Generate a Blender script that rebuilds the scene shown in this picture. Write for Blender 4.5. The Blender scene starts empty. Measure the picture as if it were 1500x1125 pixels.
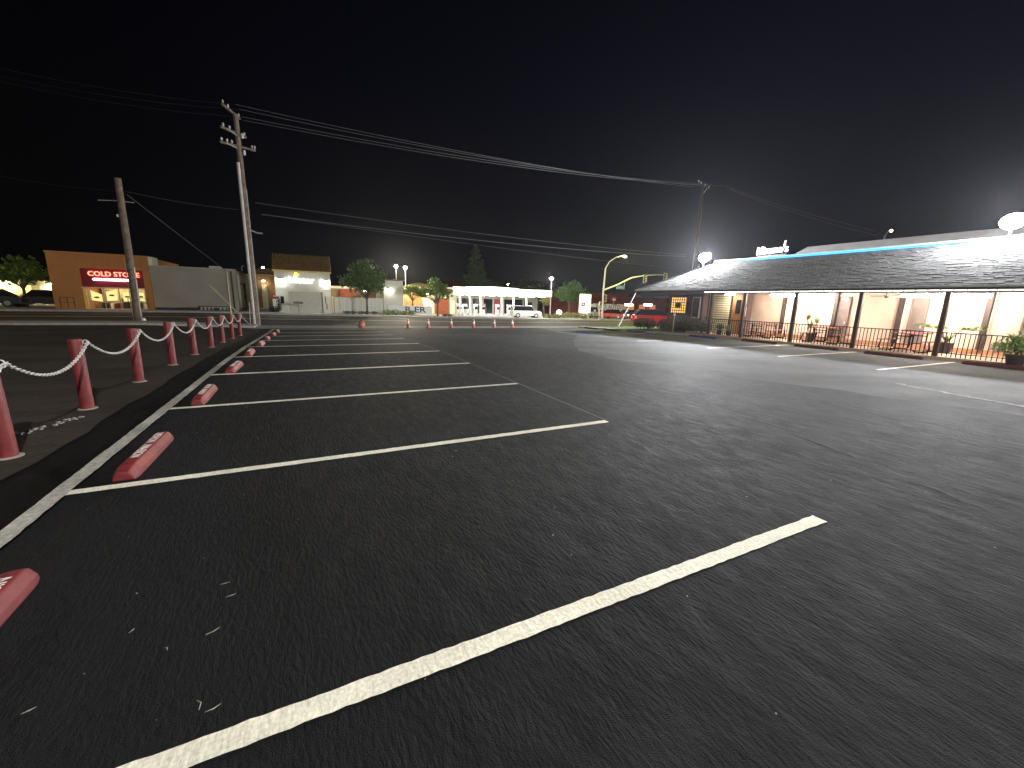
import bpy, bmesh, math, random
import numpy as np
from mathutils import Vector, Matrix
random.seed(7)
sc = bpy.context.scene
col = sc.collection
PI = math.pi

# ------------------------------------------------------------------ camera
CF, CTH, CPH, CH, CAZ = 592.4, .2029, .0275, 1.683, .4628
def _rz(v, a):
    c, s = math.cos(a), math.sin(a)
    return Vector((c*v[0]-s*v[1], s*v[0]+c*v[1], v[2]))
_F = Vector((0, math.cos(CTH), -math.sin(CTH))); _R = Vector((1, 0, 0)); _U = _R.cross(_F)
_c, _s = math.cos(CPH), math.sin(CPH)
_R2 = _c*_R + _s*_U; _U2 = -_s*_R + _c*_U
cF, cR, cU = [_rz(v, -CAZ) for v in (_F, _R2, _U2)]
CAMP = Vector((0, 0, CH))
cd = bpy.data.cameras.new('camera'); cam = bpy.data.objects.new('camera', cd); col.objects.link(cam)
cd.sensor_width = 36; cd.lens = 36*CF/1500; cd.clip_end = 3000; cd.clip_start = .05
mw = Matrix.Identity(4)
for i in range(3):
    mw[i][0], mw[i][1], mw[i][2], mw[i][3] = cR[i], cU[i], -cF[i], CAMP[i]
cam.matrix_world = mw
sc.camera = cam

# ------------------------------------------------------------------ night sky
world = bpy.data.worlds.new('World'); sc.world = world; world.use_nodes = True
wn = world.node_tree; wn.nodes.clear()
wo = wn.nodes.new('ShaderNodeOutputWorld'); wb = wn.nodes.new('ShaderNodeBackground')
wtc = wn.nodes.new('ShaderNodeTexCoord'); wsp = wn.nodes.new('ShaderNodeSeparateXYZ')
wr = wn.nodes.new('ShaderNodeValToRGB')
wn.links.new(wtc.outputs['Generated'], wsp.inputs[0]); wn.links.new(wsp.outputs['Z'], wr.inputs[0])
e = wr.color_ramp.elements
e[0].position = 0; e[0].color = (.0095, .0098, .0135, 1)
e[1].position = .8; e[1].color = (.0005, .0006, .0013, 1)
x = wr.color_ramp.elements.new(.18); x.color = (.0048, .0052, .0088, 1)
x = wr.color_ramp.elements.new(.38); x.color = (.0022, .0026, .0075, 1)
# the town's glow is stronger over the town (+X) than over the fields (-X)
wmr = wn.nodes.new('ShaderNodeMapRange'); wmr.inputs['From Min'].default_value = -.45; wmr.inputs['From Max'].default_value = .75
wmr.inputs['To Min'].default_value = .05; wmr.inputs['To Max'].default_value = 1.0
wn.links.new(wsp.outputs['X'], wmr.inputs['Value'])
wn.links.new(wr.outputs[0], wb.inputs['Color']); wn.links.new(wmr.outputs[0], wb.inputs['Strength'])
wn.links.new(wb.outputs[0], wo.inputs['Surface'])
sc.view_settings.view_transform = 'Standard'; sc.view_settings.look = 'None'
sc.view_settings.exposure = 0; sc.view_settings.gamma = 1; sc.view_settings.use_curve_mapping = False
sc.cycles.sample_clamp_indirect = 2.5
sc.cycles.max_bounces = 6; sc.cycles.diffuse_bounces = 3; sc.cycles.glossy_bounces = 2
sc.cycles.use_light_tree = True
sc.cycles.volume_bounces = 0
FLOOD_A, FLOOD_B, FILL_LAMP = 21000, 8000, 27000

# ------------------------------------------------------------------ ground height and placing
GX = [-80, -8, -2.6, 12, 25, 60]
GY = [-80, 12, 16, 20, 24, 28, 30.5, 44, 60, 90, 500]
GT = [[0, 0, -.04, -.08, -.1, -.12, -.14, -.05, -.1, -.3, -.6],
      [0, 0, -.03, -.07, -.1, -.12, -.14, .0, -.02, -.3, -.6],
      [0, 0, -.06, -.17, -.28, -.35, -.27, -.1, -.2, -.4, -.7],
      [0, 0, -.08, -.18, -.31, -.38, -.38, -.34, -.45, -.6, -.9],
      [0, 0, -.06, -.15, -.25, -.35, -.40, -.50, -.75, -.9, -1.2],
      [0, 0, -.05, -.13, -.22, -.36, -.42, -.65, -.9, -1.0, -1.3]]
def gz(x, y):
    x = min(max(x, GX[0]), GX[-1]-1e-6); y = min(max(y, GY[0]), GY[-1]-1e-6)
    i = max(k for k in range(len(GX)-1) if GX[k] <= x); j = max(k for k in range(len(GY)-1) if GY[k] <= y)
    a = (x-GX[i])/(GX[i+1]-GX[i]); b = (y-GY[j])/(GY[j+1]-GY[j])
    return (GT[i][j]*(1-a)+GT[i+1][j]*a)*(1-b) + (GT[i][j+1]*(1-a)+GT[i+1][j+1]*a)*b
def ray(px, py): return cF + cR*((px-750)/CF) + cU*((562.5-py)/CF)
def onX(px, py, X): d = ray(px, py); return CAMP + d*(X/d.x)
def onY(px, py, Y): d = ray(px, py); return CAMP + d*(Y/d.y)
def onG(px, py):
    d = ray(px, py); t = -CH/d.z
    for _ in range(60):
        p = CAMP + d*t; t = .5*t + .5*(gz(p.x, p.y)-CH)/d.z
    return CAMP + d*t

# ------------------------------------------------------------------ materials
MATS = {}
def nodes(m):
    m.use_nodes = True; return m.node_tree
def mat(name, c, rough=.6, metal=0., var=.25, scale=6., bump=0., bscale=40., emit=None, es=0., spec=None, stretch=None, rot=0., c2=None, detail=6, patch=None):
    """principled material with noise-driven colour variation and bump (object space of the thing = world metres)"""
    if name in MATS: return MATS[name]
    m = bpy.data.materials.new(name); nt = nodes(m); b = nt.nodes['Principled BSDF']
    b.inputs['Roughness'].default_value = rough; b.inputs['Metallic'].default_value = metal
    if spec is not None: b.inputs['Specular IOR Level'].default_value = spec
    tc = nt.nodes.new('ShaderNodeTexCoord')
    n = nt.nodes.new('ShaderNodeTexNoise'); n.inputs['Scale'].default_value = scale; n.inputs['Detail'].default_value = detail
    nt.links.new(tc.outputs['Object'], n.inputs['Vector'])
    r = nt.nodes.new('ShaderNodeValToRGB'); r.color_ramp.elements[0].position = .3; r.color_ramp.elements[1].position = .72
    lo = tuple(v*(1-var) for v in c); hi = c2 or tuple(min(1, v*(1+var)) for v in c)
    r.color_ramp.elements[0].color = (*lo, 1); r.color_ramp.elements[1].color = (*hi, 1)
    nt.links.new(n.outputs['Fac'], r.inputs[0])
    out = r.outputs[0]
    if patch:   # a second, much larger noise, multiplied in: (scale, low, high)
        n3 = nt.nodes.new('ShaderNodeTexNoise'); n3.inputs['Scale'].default_value = patch[0]; n3.inputs['Detail'].default_value = 4
        nt.links.new(tc.outputs['Object'], n3.inputs['Vector'])
        mr = nt.nodes.new('ShaderNodeMapRange'); mr.inputs['From Min'].default_value = .35; mr.inputs['From Max'].default_value = .65
        mr.inputs['To Min'].default_value = patch[1]; mr.inputs['To Max'].default_value = patch[2]
        nt.links.new(n3.outputs['Fac'], mr.inputs['Value'])
        mx = nt.nodes.new('ShaderNodeVectorMath'); mx.operation = 'SCALE'
        nt.links.new(out, mx.inputs[0]); nt.links.new(mr.outputs[0], mx.inputs['Scale']); out = mx.outputs[0]
    nt.links.new(out, b.inputs['Base Color'])
    if bump:
        n2 = nt.nodes.new('ShaderNodeTexNoise'); n2.inputs['Scale'].default_value = bscale; n2.inputs['Detail'].default_value = 3
        if stretch:
            mp = nt.nodes.new('ShaderNodeMapping'); mp.inputs['Scale'].default_value = stretch; mp.inputs['Rotation'].default_value = (0, 0, rot)
            mp.vector_type = 'POINT'
            nt.links.new(tc.outputs['Object'], mp.inputs[0]); nt.links.new(mp.outputs[0], n2.inputs['Vector'])
        else: nt.links.new(tc.outputs['Object'], n2.inputs['Vector'])
        bp = nt.nodes.new('ShaderNodeBump'); bp.inputs['Strength'].default_value = 1; bp.inputs['Distance'].default_value = bump
        nt.links.new(n2.outputs['Fac'], bp.inputs['Height']); nt.links.new(bp.outputs[0], b.inputs['Normal'])
    if emit:
        b.inputs['Emission Color'].default_value = (*emit, 1); b.inputs['Emission Strength'].default_value = es
    MATS[name] = m; return m
def glow(name, c, s):
    if name in MATS: return MATS[name]
    m = bpy.data.materials.new(name); nt = nodes(m); b = nt.nodes['Principled BSDF']
    b.inputs['Base Color'].default_value = (*[min(.8, v) for v in c], 1); b.inputs['Roughness'].default_value = .4
    b.inputs['Emission Color'].default_value = (*c, 1); b.inputs['Emission Strength'].default_value = s
    MATS[name] = m; return m

def asphalt(name, c, bumpd, fine, rough, grain=.5, patch=(.35, .8, 1.2), spec=.5, lane=None, angle=.06):
    """tyre-polished asphalt: squeegee streaks that run along the lot, stone grain on top, and worn patches"""
    m = bpy.data.materials.new(name); nt = nodes(m); b = nt.nodes['Principled BSDF']
    L = nt.links.new; N = nt.nodes.new
    tc = N('ShaderNodeTexCoord')
    def noise(scale, stretch=None, rot=0, detail=2, dist=0., rough_=.5):
        n = N('ShaderNodeTexNoise'); n.inputs['Scale'].default_value = scale; n.inputs['Detail'].default_value = detail
        n.inputs['Distortion'].default_value = dist; n.inputs['Roughness'].default_value = rough_
        if stretch:
            a = N('ShaderNodeMapping'); a.inputs['Rotation'].default_value = (0, 0, rot); L(tc.outputs['Object'], a.inputs[0])
            s_ = N('ShaderNodeMapping'); s_.inputs['Scale'].default_value = stretch; L(a.outputs[0], s_.inputs[0])
            L(s_.outputs[0], n.inputs['Vector'])
        else: L(tc.outputs['Object'], n.inputs['Vector'])
        return n.outputs['Fac']
    def math_(op, a, b_):
        q = N('ShaderNodeMath'); q.operation = op
        for i, v in enumerate((a, b_)):
            if isinstance(v, (int, float)): q.inputs[i].default_value = v
            else: L(v, q.inputs[i])
        return q.outputs[0]
    def mr(v, a, b_, c_, d): 
        q = N('ShaderNodeMapRange'); L(v, q.inputs['Value'])
        for k, w in zip(('From Min', 'From Max', 'To Min', 'To Max'), (a, b_, c_, d)): q.inputs[k].default_value = w
        return q.outputs[0]
    big = noise(patch[0], detail=4, dist=.4); sweep = noise(.9, (1, .12, 1), -angle, 4)
    streak = noise(46, (1, .34, 1), -angle, 2, .35); grn = noise(170, detail=2); mid = noise(9, (1, .35, 1), -angle, 3, .5)
    speck = N('ShaderNodeTexVoronoi'); speck.inputs['Scale'].default_value = 26; L(tc.outputs['Object'], speck.inputs['Vector'])
    k = math_('MULTIPLY', mr(big, .3, .7, patch[1], patch[2]), mr(sweep, .3, .7, .66, 1.34))
    k = math_('MULTIPLY', k, mr(grn, .35, .65, 1-grain, 1+grain))
    k = math_('MULTIPLY', k, mr(streak, .35, .65, .8, 1.25))
    if lane:   # base colour scaled from darker stalls to a paler drive aisle
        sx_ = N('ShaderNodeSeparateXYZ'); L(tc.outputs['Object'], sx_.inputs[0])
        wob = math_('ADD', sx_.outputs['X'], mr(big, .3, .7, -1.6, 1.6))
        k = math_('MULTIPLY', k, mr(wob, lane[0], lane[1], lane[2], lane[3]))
    vm = N('ShaderNodeVectorMath'); vm.operation = 'SCALE'; vm.inputs[0].default_value = c; L(k, vm.inputs['Scale'])
    L(vm.outputs[0], b.inputs['Base Color'])
    L(mr(mid, .3, .7, rough-.07, rough+.1), b.inputs['Roughness']); b.inputs['Specular IOR Level'].default_value = spec
    h = math_('ADD', math_('MULTIPLY', streak, bumpd), math_('MULTIPLY', grn, fine))
    h = math_('ADD', h, math_('MULTIPLY', mid, bumpd*.9))
    bp = N('ShaderNodeBump'); bp.inputs['Strength'].default_value = 1; bp.inputs['Distance'].default_value = 1
    L(h, bp.inputs['Height']); L(bp.outputs[0], b.inputs['Normal'])
    MATS[name] = m; return m
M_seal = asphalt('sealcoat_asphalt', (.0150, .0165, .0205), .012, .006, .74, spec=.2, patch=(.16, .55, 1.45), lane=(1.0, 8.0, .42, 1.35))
M_black = asphalt('fresh_black_sealcoat', (.004, .004, .0042), .004, .001, .7, grain=.3, spec=.15)
M_old = asphalt('weathered_asphalt', (.070, .073, .077), .014, .003, .8, spec=.25, patch=(.6, .75, 1.25), angle=1.0)
M_yard = asphalt('old_yard_asphalt', (.032, .026, .022), .009, .003, .82, spec=.2, patch=(.5, .65, 1.35), angle=1.45)
M_road = asphalt('road_asphalt', (.055, .046, .038), .003, .002, .8, spec=.2, patch=(.15, .7, 1.2), angle=1.57)
M_paint = mat('white_line_paint', (.74, .72, .62), .6, var=.2, scale=55, bump=.008, bscale=34, stretch=(1, .3, 1), rot=-.4, patch=(3, .88, 1.06))
M_edge = mat('dusty_edge_paint', (.42, .41, .38), .7, var=.35, scale=30, bump=.006, bscale=45, patch=(1.3, .62, 1.1))
M_faint = mat('faint_chalk', (.10, .10, .10), .8, var=.4, scale=25)
M_conc = mat('concrete', (.26, .25, .23), .85, var=.2, scale=3, bump=.002, bscale=60, patch=(.4, .8, 1.15))
M_kerb = mat('kerb_concrete', (.33, .31, .28), .85, var=.2, scale=4, bump=.002, bscale=50)
M_yellow = mat('yellow_road_paint', (.66, .52, .20), .7, var=.3, scale=9)
M_red = mat('red_paint', (.165, .020, .022), .55, var=.28, scale=9, bump=.0015, bscale=60, patch=(1.8, .8, 1.15))
M_stencil = mat('stencil_white', (.8, .78, .74), .6, var=.1, scale=40)
M_bluep = mat('blue_stop_paint', (.02, .035, .16), .6, var=.3, scale=12)
M_brownstop = mat('dark_red_stop', (.075, .02, .018), .75, var=.35, scale=10)
M_wood = mat('pole_wood', (.17, .125, .095), .85, var=.35, scale=5, bump=.006, bscale=9, stretch=(6, 6, .5))
M_riser = mat('grey_riser', (.5, .48, .45), .5, var=.15, scale=4)
M_galv = mat('galvanised', (.42, .42, .40), .5, metal=.5, var=.15, scale=8)
M_wire = mat('wire_metal', (.085, .085, .09), .5, var=.1)
M_porc = mat('porcelain', (.6, .6, .6), .25, var=.05)
M_chain = mat('white_chain', (.58, .57, .54), .45, var=.15, scale=30)
M_dirt = mat('dirt', (.10, .08, .06), .95, var=.35, scale=2, bump=.01, bscale=12)
M_lawn = mat('lawn', (.05, .075, .02), .9, var=.4, scale=3, bump=.02, bscale=30)
M_leaf = mat('leaf_green', (.065, .13, .03), .55, var=.7, scale=2.5)
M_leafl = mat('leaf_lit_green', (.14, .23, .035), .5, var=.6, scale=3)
M_leafd = mat('leaf_dark', (.025, .045, .018), .6, var=.5, scale=2.5)
M_leafy = mat('leaf_yellow', (.16, .16, .035), .55, var=.4, scale=5)
M_bark = mat('bark', (.10, .075, .055), .9, var=.3, scale=9, bump=.01, bscale=15)
M_orange = mat('orange_stucco', (.36, .155, .045), .85, var=.12, scale=1.2, bump=.002, bscale=40)
M_orangel = mat('orange_stucco_band', (.40, .19, .06), .85, var=.1, scale=1.5)
M_signred = mat('sign_panel_maroon', (.16, .008, .012), .5, var=.15)
M_grey = mat('grey_stucco', (.27, .245, .205), .9, var=.1, scale=.7, bump=.002, bscale=35, patch=(.25, .9, 1.08))
M_cream = mat('cream_stucco', (.50, .46, .36), .85, var=.1, scale=1.2)
M_tan = mat('tan_siding', (.62, .61, .52), .7, var=.08, scale=2)
M_trim = mat('pale_trim', (.66, .62, .45), .6, var=.07)
M_garage = mat('garage_slats', (.52, .50, .42), .55, var=.1)
M_tile = mat('clay_tile', (.19, .115, .04), .8, var=.35, scale=3.5)
M_brown = mat('brown_stucco', (.20, .125, .06), .85, var=.2, scale=2)
M_dark = mat('dark_metal', (.018, .018, .018), .5, var=.2)
M_glass = mat('dark_glass', (.012, .014, .016), .08, var=.1, spec=.8)
M_shingle = mat('asphalt_shingle', (.12, .12, .12), 1., spec=.05, var=.45, scale=14, bump=.003, bscale=70)
M_fascia = mat('brown_fascia', (.045, .028, .022), .7, var=.2)
M_postb = mat('brown_post', (.035, .018, .012), .6, var=.25, scale=6)
M_wall = mat('salmon_stucco', (.56, .42, .32), .85, var=.07, scale=1.0, bump=.002, bscale=45, patch=(.5, .92, 1.06))
M_cwall = mat('mauve_wall', (.17, .11, .10), .85, var=.15, scale=2)
M_siding = mat('cream_lap_siding', (.62, .54, .36), .6, var=.08)
M_door = mat('grey_brown_door', (.13, .10, .085), .6, var=.2, scale=3)
M_tabletop = mat('red_table_plank', (.22, .045, .035), .5, var=.25, scale=8)
M_parapet = mat('upper_roof_grey', (.16, .155, .15), .85, var=.15, scale=1.5)
M_porch = mat('porch_concrete', (.34, .25, .18), .8, var=.15, scale=3)
M_brick = mat('brick_skirt', (.38, .17, .09), .8, var=.2, scale=6)
M_cone = mat('cone_orange', (.42, .11, .06), .5, var=.15)
M_white = mat('white_enamel', (.75, .75, .72), .4, var=.06)
M_carw = mat('car_white', (.65, .65, .65), .25, var=.03, spec=.7)
M_carr = mat('car_red', (.42, .012, .015), .22, var=.1, spec=.8)
M_card = mat('car_dark', (.03, .035, .045), .25, var=.1, spec=.8)
M_tyre = mat('tyre', (.012, .012, .012), .8, var=.2)
M_hub = mat('wheel_rim', (.4, .4, .4), .35, metal=.7, var=.1)
M_pot = mat('dark_pot', (.03, .022, .02), .6, var=.2)
M_redroof = mat('red_roof', (.25, .06, .022), .8, var=.2, scale=2)
M_poster = mat('poster_yellow', (.75, .62, .18), .6, var=.35, scale=5, c2=(.8, .75, .55))
M_fence = mat('white_fence', (.62, .61, .54), .6, var=.08)
M_litter = mat('pale_litter', (.30, .29, .26), .7, var=.2)
M_gwhite = mat('canopy_white', (.7, .7, .7), .5, var=.03)
M_hedge = mat('hedge_dark', (.015, .028, .012), .8, var=.5, scale=10, bump=.03, bscale=14)
M_signgreen = mat('street_sign_green', (.22, .42, .30), .4, var=.1)

# ------------------------------------------------------------------ mesh helpers
class MB:
    def __init__(s, o=(0, 0, 0)): s.v = []; s.f = []; s.o = Vector(o)
    def add(s, vs, fs):
        n = len(s.v); s.v += [Vector(v)-s.o for v in vs]; s.f += [tuple(i+n for i in f) for f in fs]; return s
    def box(s, x0, x1, y0, y1, z0, z1):
        return s.add([(x0,y0,z0),(x1,y0,z0),(x1,y1,z0),(x0,y1,z0),(x0,y0,z1),(x1,y0,z1),(x1,y1,z1),(x0,y1,z1)],
                     [(0,3,2,1),(4,5,6,7),(0,1,5,4),(1,2,6,5),(2,3,7,6),(3,0,4,7)])
    def obox(s, c, ax, ay, az):   # box from centre and three half-vectors
        c, ax, ay, az = map(Vector, (c, ax, ay, az))
        vs = [c+i*ax+j*ay+k*az for k in (-1, 1) for i, j in ((-1,-1),(1,-1),(1,1),(-1,1))]
        return s.add(vs, [(0,3,2,1),(4,5,6,7),(0,1,5,4),(1,2,6,5),(2,3,7,6),(3,0,4,7)])
    def bar(s, a, b, w, h=None, up=(0, 0, 1)):
        a, b = Vector(a), Vector(b); h = h or w; d = (b-a); L = d.length; d /= L; up = Vector(up)
        if abs(d.dot(up)) > .97: up = Vector((1, 0, 0))
        r = d.cross(up).normalized(); u = r.cross(d)
        return s.obox((a+b)/2, d*L/2, r*w/2, u*h/2)
    def tube(s, pts, r, n=8, cap=True):
        pts = [Vector(p) for p in pts]; rs = r if isinstance(r, (list, tuple)) else [r]*len(pts)
        vs = []; up = Vector((0, 0, 1))
        for i, p in enumerate(pts):
            d = (pts[min(i+1, len(pts)-1)]-pts[max(i-1, 0)]).normalized()
            u0 = up if abs(d.dot(up)) < .95 else Vector((0, 1, 0))
            a = d.cross(u0).normalized(); b = a.cross(d)
            for k in range(n):
                t = 2*PI*k/n; vs.append(p+(a*math.cos(t)+b*math.sin(t))*rs[i])
        fs = [(i*n+k, i*n+(k+1) % n, (i+1)*n+(k+1) % n, (i+1)*n+k) for i in range(len(pts)-1) for k in range(n)]
        if cap: fs += [tuple(range(n-1, -1, -1)), tuple((len(pts)-1)*n+k for k in range(n))]
        return s.add(vs, fs)
    def lathe(s, prof, n=16, c=(0, 0, 0)):
        c = Vector(c); vs = [c+Vector((r*math.cos(2*PI*k/n), r*math.sin(2*PI*k/n), z)) for r, z in prof for k in range(n)]
        fs = [(i*n+k, i*n+(k+1) % n, (i+1)*n+(k+1) % n, (i+1)*n+k) for i in range(len(prof)-1) for k in range(n)]
        fs += [tuple(range(n-1, -1, -1)), tuple((len(prof)-1)*n+k for k in range(n))]
        return s.add(vs, fs)
    def ball(s, c, r, n=10, m=6, sz=(1, 1, 1)):
        prof = [(math.sin(PI*(i+.02)/(m+.04))*r, -math.cos(PI*(i+.02)/(m+.04))*r) for i in range(m+1)]
        c = Vector(c); vs = [c+Vector((q*math.cos(2*PI*k/n)*sz[0], q*math.sin(2*PI*k/n)*sz[1], z*sz[2])) for q, z in prof for k in range(n)]
        fs = [(i*n+k, i*n+(k+1) % n, (i+1)*n+(k+1) % n, (i+1)*n+k) for i in range(m) for k in range(n)]
        fs += [tuple(range(n-1, -1, -1)), tuple(m*n+k for k in range(n))]
        return s.add(vs, fs)
    def prism(s, poly, axis, a, b):   # polygon in the plane across an axis, extruded from a to b
        n = len(poly)
        def P(p, t): return {'x': (t, p[0], p[1]), 'y': (p[0], t, p[1]), 'z': (p[0], p[1], t)}[axis]
        return s.add([P(p, a) for p in poly]+[P(p, b) for p in poly],
                     [tuple(range(n-1, -1, -1)), tuple(range(n, 2*n))]+[(i, (i+1) % n, n+(i+1) % n, n+i) for i in range(n)])
    def build(s, name, m, parent=None, smooth=False, kind=None, bevel=0):
        me = bpy.data.meshes.new(name); me.from_pydata([tuple(v) for v in s.v], [], s.f)
        bm = bmesh.new(); bm.from_mesh(me); bmesh.ops.recalc_face_normals(bm, faces=bm.faces); bm.to_mesh(me); bm.free()
        me.materials.append(m)
        if smooth:
            for p in me.polygons: p.use_smooth = True
            me.set_sharp_from_angle(angle=.7)
        o = bpy.data.objects.new(name, me); col.objects.link(o)
        if parent: o.parent = parent
        if kind: o['kind'] = kind
        if bevel:
            bv = o.modifiers.new('bevel', 'BEVEL'); bv.width = bevel; bv.segments = 2; bv.limit_method = 'ANGLE'
        return o
def thing(name, loc, label, cat, group=None, rz=0):
    o = bpy.data.objects.new(name, None); col.objects.link(o); o.empty_display_size = .2
    o.location = loc; o.rotation_euler = (0, 0, rz); tag(o, label, cat, group); return o
def tag(o, label, cat, group=None):
    o['label'] = label; o['category'] = cat
    if group: o['group'] = group
    return o
def dup(root, loc, label, rz=None):
    r = root.copy(); col.objects.link(r); r.location = loc
    if rz is not None: r.rotation_euler = (0, 0, rz)
    r['label'] = label
    for ch in list(root.children):
        c = ch.copy(); col.objects.link(c); c.parent = r
        for g in list(ch.children):
            d = g.copy(); col.objects.link(d); d.parent = c
    return r
def text(name, s, size, m, loc, right, up, parent, extrude=.01, sx=1., shear=0., bevel=0.):
    cu = bpy.data.curves.new(name, 'FONT'); cu.body = s; cu.size = size; cu.extrude = extrude; cu.align_x = 'CENTER'; cu.align_y = 'CENTER'
    cu.resolution_u = 3; cu.shear = shear; cu.offset = bevel
    t = bpy.data.objects.new(name, cu); col.objects.link(t)
    bpy.context.view_layer.update()
    me = bpy.data.meshes.new_from_object(t.evaluated_get(bpy.context.evaluated_depsgraph_get()))
    bpy.data.objects.remove(t)
    R, U = Vector(right).normalized(), Vector(up).normalized(); Nn = R.cross(U)
    off = Vector(parent.location) if parent else Vector((0, 0, 0))
    for v in me.vertices:
        c = v.co; v.co = Vector(loc)-off + R*c.x*sx + U*c.y + Nn*c.z
    me.materials.clear(); me.materials.append(m)
    o = bpy.data.objects.new(name, me); col.objects.link(o)
    if parent: o.parent = parent
    return o
def sheet(name, m, x0, x1, y0, y1, dz=0., step=.5, edge=None, kind='structure'):
    """ground sheet draped over gz; edge(x or y) may bend the borders"""
    nx = max(1, int(round((x1-x0)/step))); ny = max(1, int(round((y1-y0)/step)))
    xs = sorted(set([x0+(x1-x0)*i/nx for i in range(nx+1)]+[g for g in GX if x0 < g < x1]))
    ys = sorted(set([y0+(y1-y0)*i/ny for i in range(ny+1)]+[g for g in GY if y0 < g < y1]))
    vs = []
    for y in ys:
        for x in xs:
            X = edge(x, y) if edge else x
            vs.append((X, y, gz(X, y)+dz))
    n = len(xs); fs = [(j*n+i, j*n+i+1, (j+1)*n+i+1, (j+1)*n+i) for j in range(len(ys)-1) for i in range(n-1)]
    o = MB().add(vs, fs).build(name, m, smooth=True); o['kind'] = kind; return o
def strip(name, m, a, b, w, dz=.004, ragged=0., step=.12, parent=None):
    a, b = Vector((*a, 0)), Vector((*b, 0)); d = b-a; L = d.length; d /= L; p = Vector((-d.y, d.x, 0)); n = max(2, int(L/step))
    vs = []; rnd = random.Random(int(L*1000)+int(a.y*77))
    for i in range(n+1):
        q = a+d*L*i/n
        for s_ in (-1, 1):
            r = q+p*s_*(w/2+rnd.uniform(-ragged, ragged)); vs.append((r.x, r.y, gz(r.x, r.y)+dz))
    o = MB().add(vs, [(2*i, 2*i+2, 2*i+3, 2*i+1) for i in range(n)]).build(name, m); o['kind'] = 'structure'; return o

# ------------------------------------------------------------------ ground
LOT_W, LOT_E, LOT_N = -2.52, 20.3, 28.3
def edge_old(y):   # wandering boundary between new sealcoat and the weathered strip
    pts = [(-15, 11.6), (2.07, 10.8), (3.5, 10.3), (4.8, 9.9), (6, 9.4), (7.6, 8.95), (10, 8.3), (12, 8.6), (15, 10.5), (19, 13.5), (28.3, 16.5)]
    for (a, b), (c, d) in zip(pts, pts[1:]):
        if a <= y <= c: return b+(d-b)*(y-a)/(c-a)+.06*math.sin(y*3.1)+.04*math.sin(y*7.3+1)+.025*math.sin(y*19)
    return 11
# fields all round as far as the horizon
g = MB(); xs = [-1500, -300, -80, -40, -8, -2.6, 12, 25, 60, 100, 300, 1500]; ys = [-1500, -300, -80, -15, 12, 16, 20, 24, 28, 30.5, 44, 60, 90, 200, 500, 1500]
g.add([(a, b, gz(a, b)-.06) for b in ys for a in xs], [(j*len(xs)+i, j*len(xs)+i+1, (j+1)*len(xs)+i+1, (j+1)*len(xs)+i) for j in range(len(ys)-1) for i in range(len(xs)-1)])
g.build('ground', M_dirt, kind='structure')
sheet('old_yard', M_yard, -40, LOT_W, -15, LOT_N, dz=.0, edge=lambda x, y: x+(.03*math.sin(y*2.3)+.02*math.sin(y*6.1) if x > LOT_W-.01 else 0))
sheet('fresh_edge_strip', M_black, LOT_W-.05, -1.9, -15, LOT_N, dz=-.012)
def lot_edge(x, y):
    t = (x-(-1.9))/(14-(-1.9)); return -1.9+t*(edge_old(y)-(-1.9))
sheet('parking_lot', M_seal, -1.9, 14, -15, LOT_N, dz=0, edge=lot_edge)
def old_edge(x, y):
    t = (x-14)/(LOT_E-14); return edge_old(y)+t*(LOT_E-edge_old(y))
sheet('weathered_parking', M_old, 14, LOT_E, -15, LOT_N, dz=-.006, edge=old_edge)
sheet('apron', M_conc, -40, 70, LOT_N, 30.3, dz=.0, step=1)
sheet('road', M_road, -80, 110, 30.3, 43, dz=-.02, step=2)
sheet('far_sidewalk', M_conc, -80, 110, 43.2, 45.4, dz=.1, step=2)
sheet('far_lots', M_conc, -80, 110, 45.4, 120, dz=.03, step=4)
for nm, y0, y1, xa, xb in (('far_kerb', 43., 43.2, -80, 110),):
    k = MB(); n = 60
    for i in range(n):
        a = xa+(xb-xa)*i/n; b = xa+(xb-xa)*(i+1)/n
        za, zb = gz(a, y0), gz(b, y0)
        k.add([(a,y0,za-.05),(b,y0,zb-.05),(b,y1,zb-.05),(a,y1,za-.05),(a,y0,za+.104),(b,y0,zb+.104),(b,y1,zb+.104),(a,y1,za+.104)],
              [(4,5,6,7),(0,1,5,4),(2,3,7,6)])
    k.build(nm, M_kerb, kind='structure')
# near kerb on the left (the lot entrance is flush)
k = MB()
for i in range(34):
    a, b = -37+i, -36+i
    if b > -2.6: break
    za, zb = gz(a, 29), gz(b, 29)
    k.add([(a,28.35,za),(b,28.35,zb),(b,30.25,zb),(a,30.25,za),(a,28.35,za+.12),(b,28.35,zb+.12),(b,30.25,zb+.12),(a,30.25,za+.12)],
          [(4,5,6,7),(0,1,5,4),(2,3,7,6),(1,2,6,5)])
k.build('near_sidewalk', M_kerb, kind='structure')
for nm, y, w, m in (('road_line', 36.5, .2, M_yellow), ('road_line', 36.95, .2, M_yellow), ('lane_line', 33.1, .10, M_edge), ('lane_line', 40.2, .1, M_edge)):
    strip(nm, m, (-60, y), (100, y), w, dz=-.012, step=2)
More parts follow.
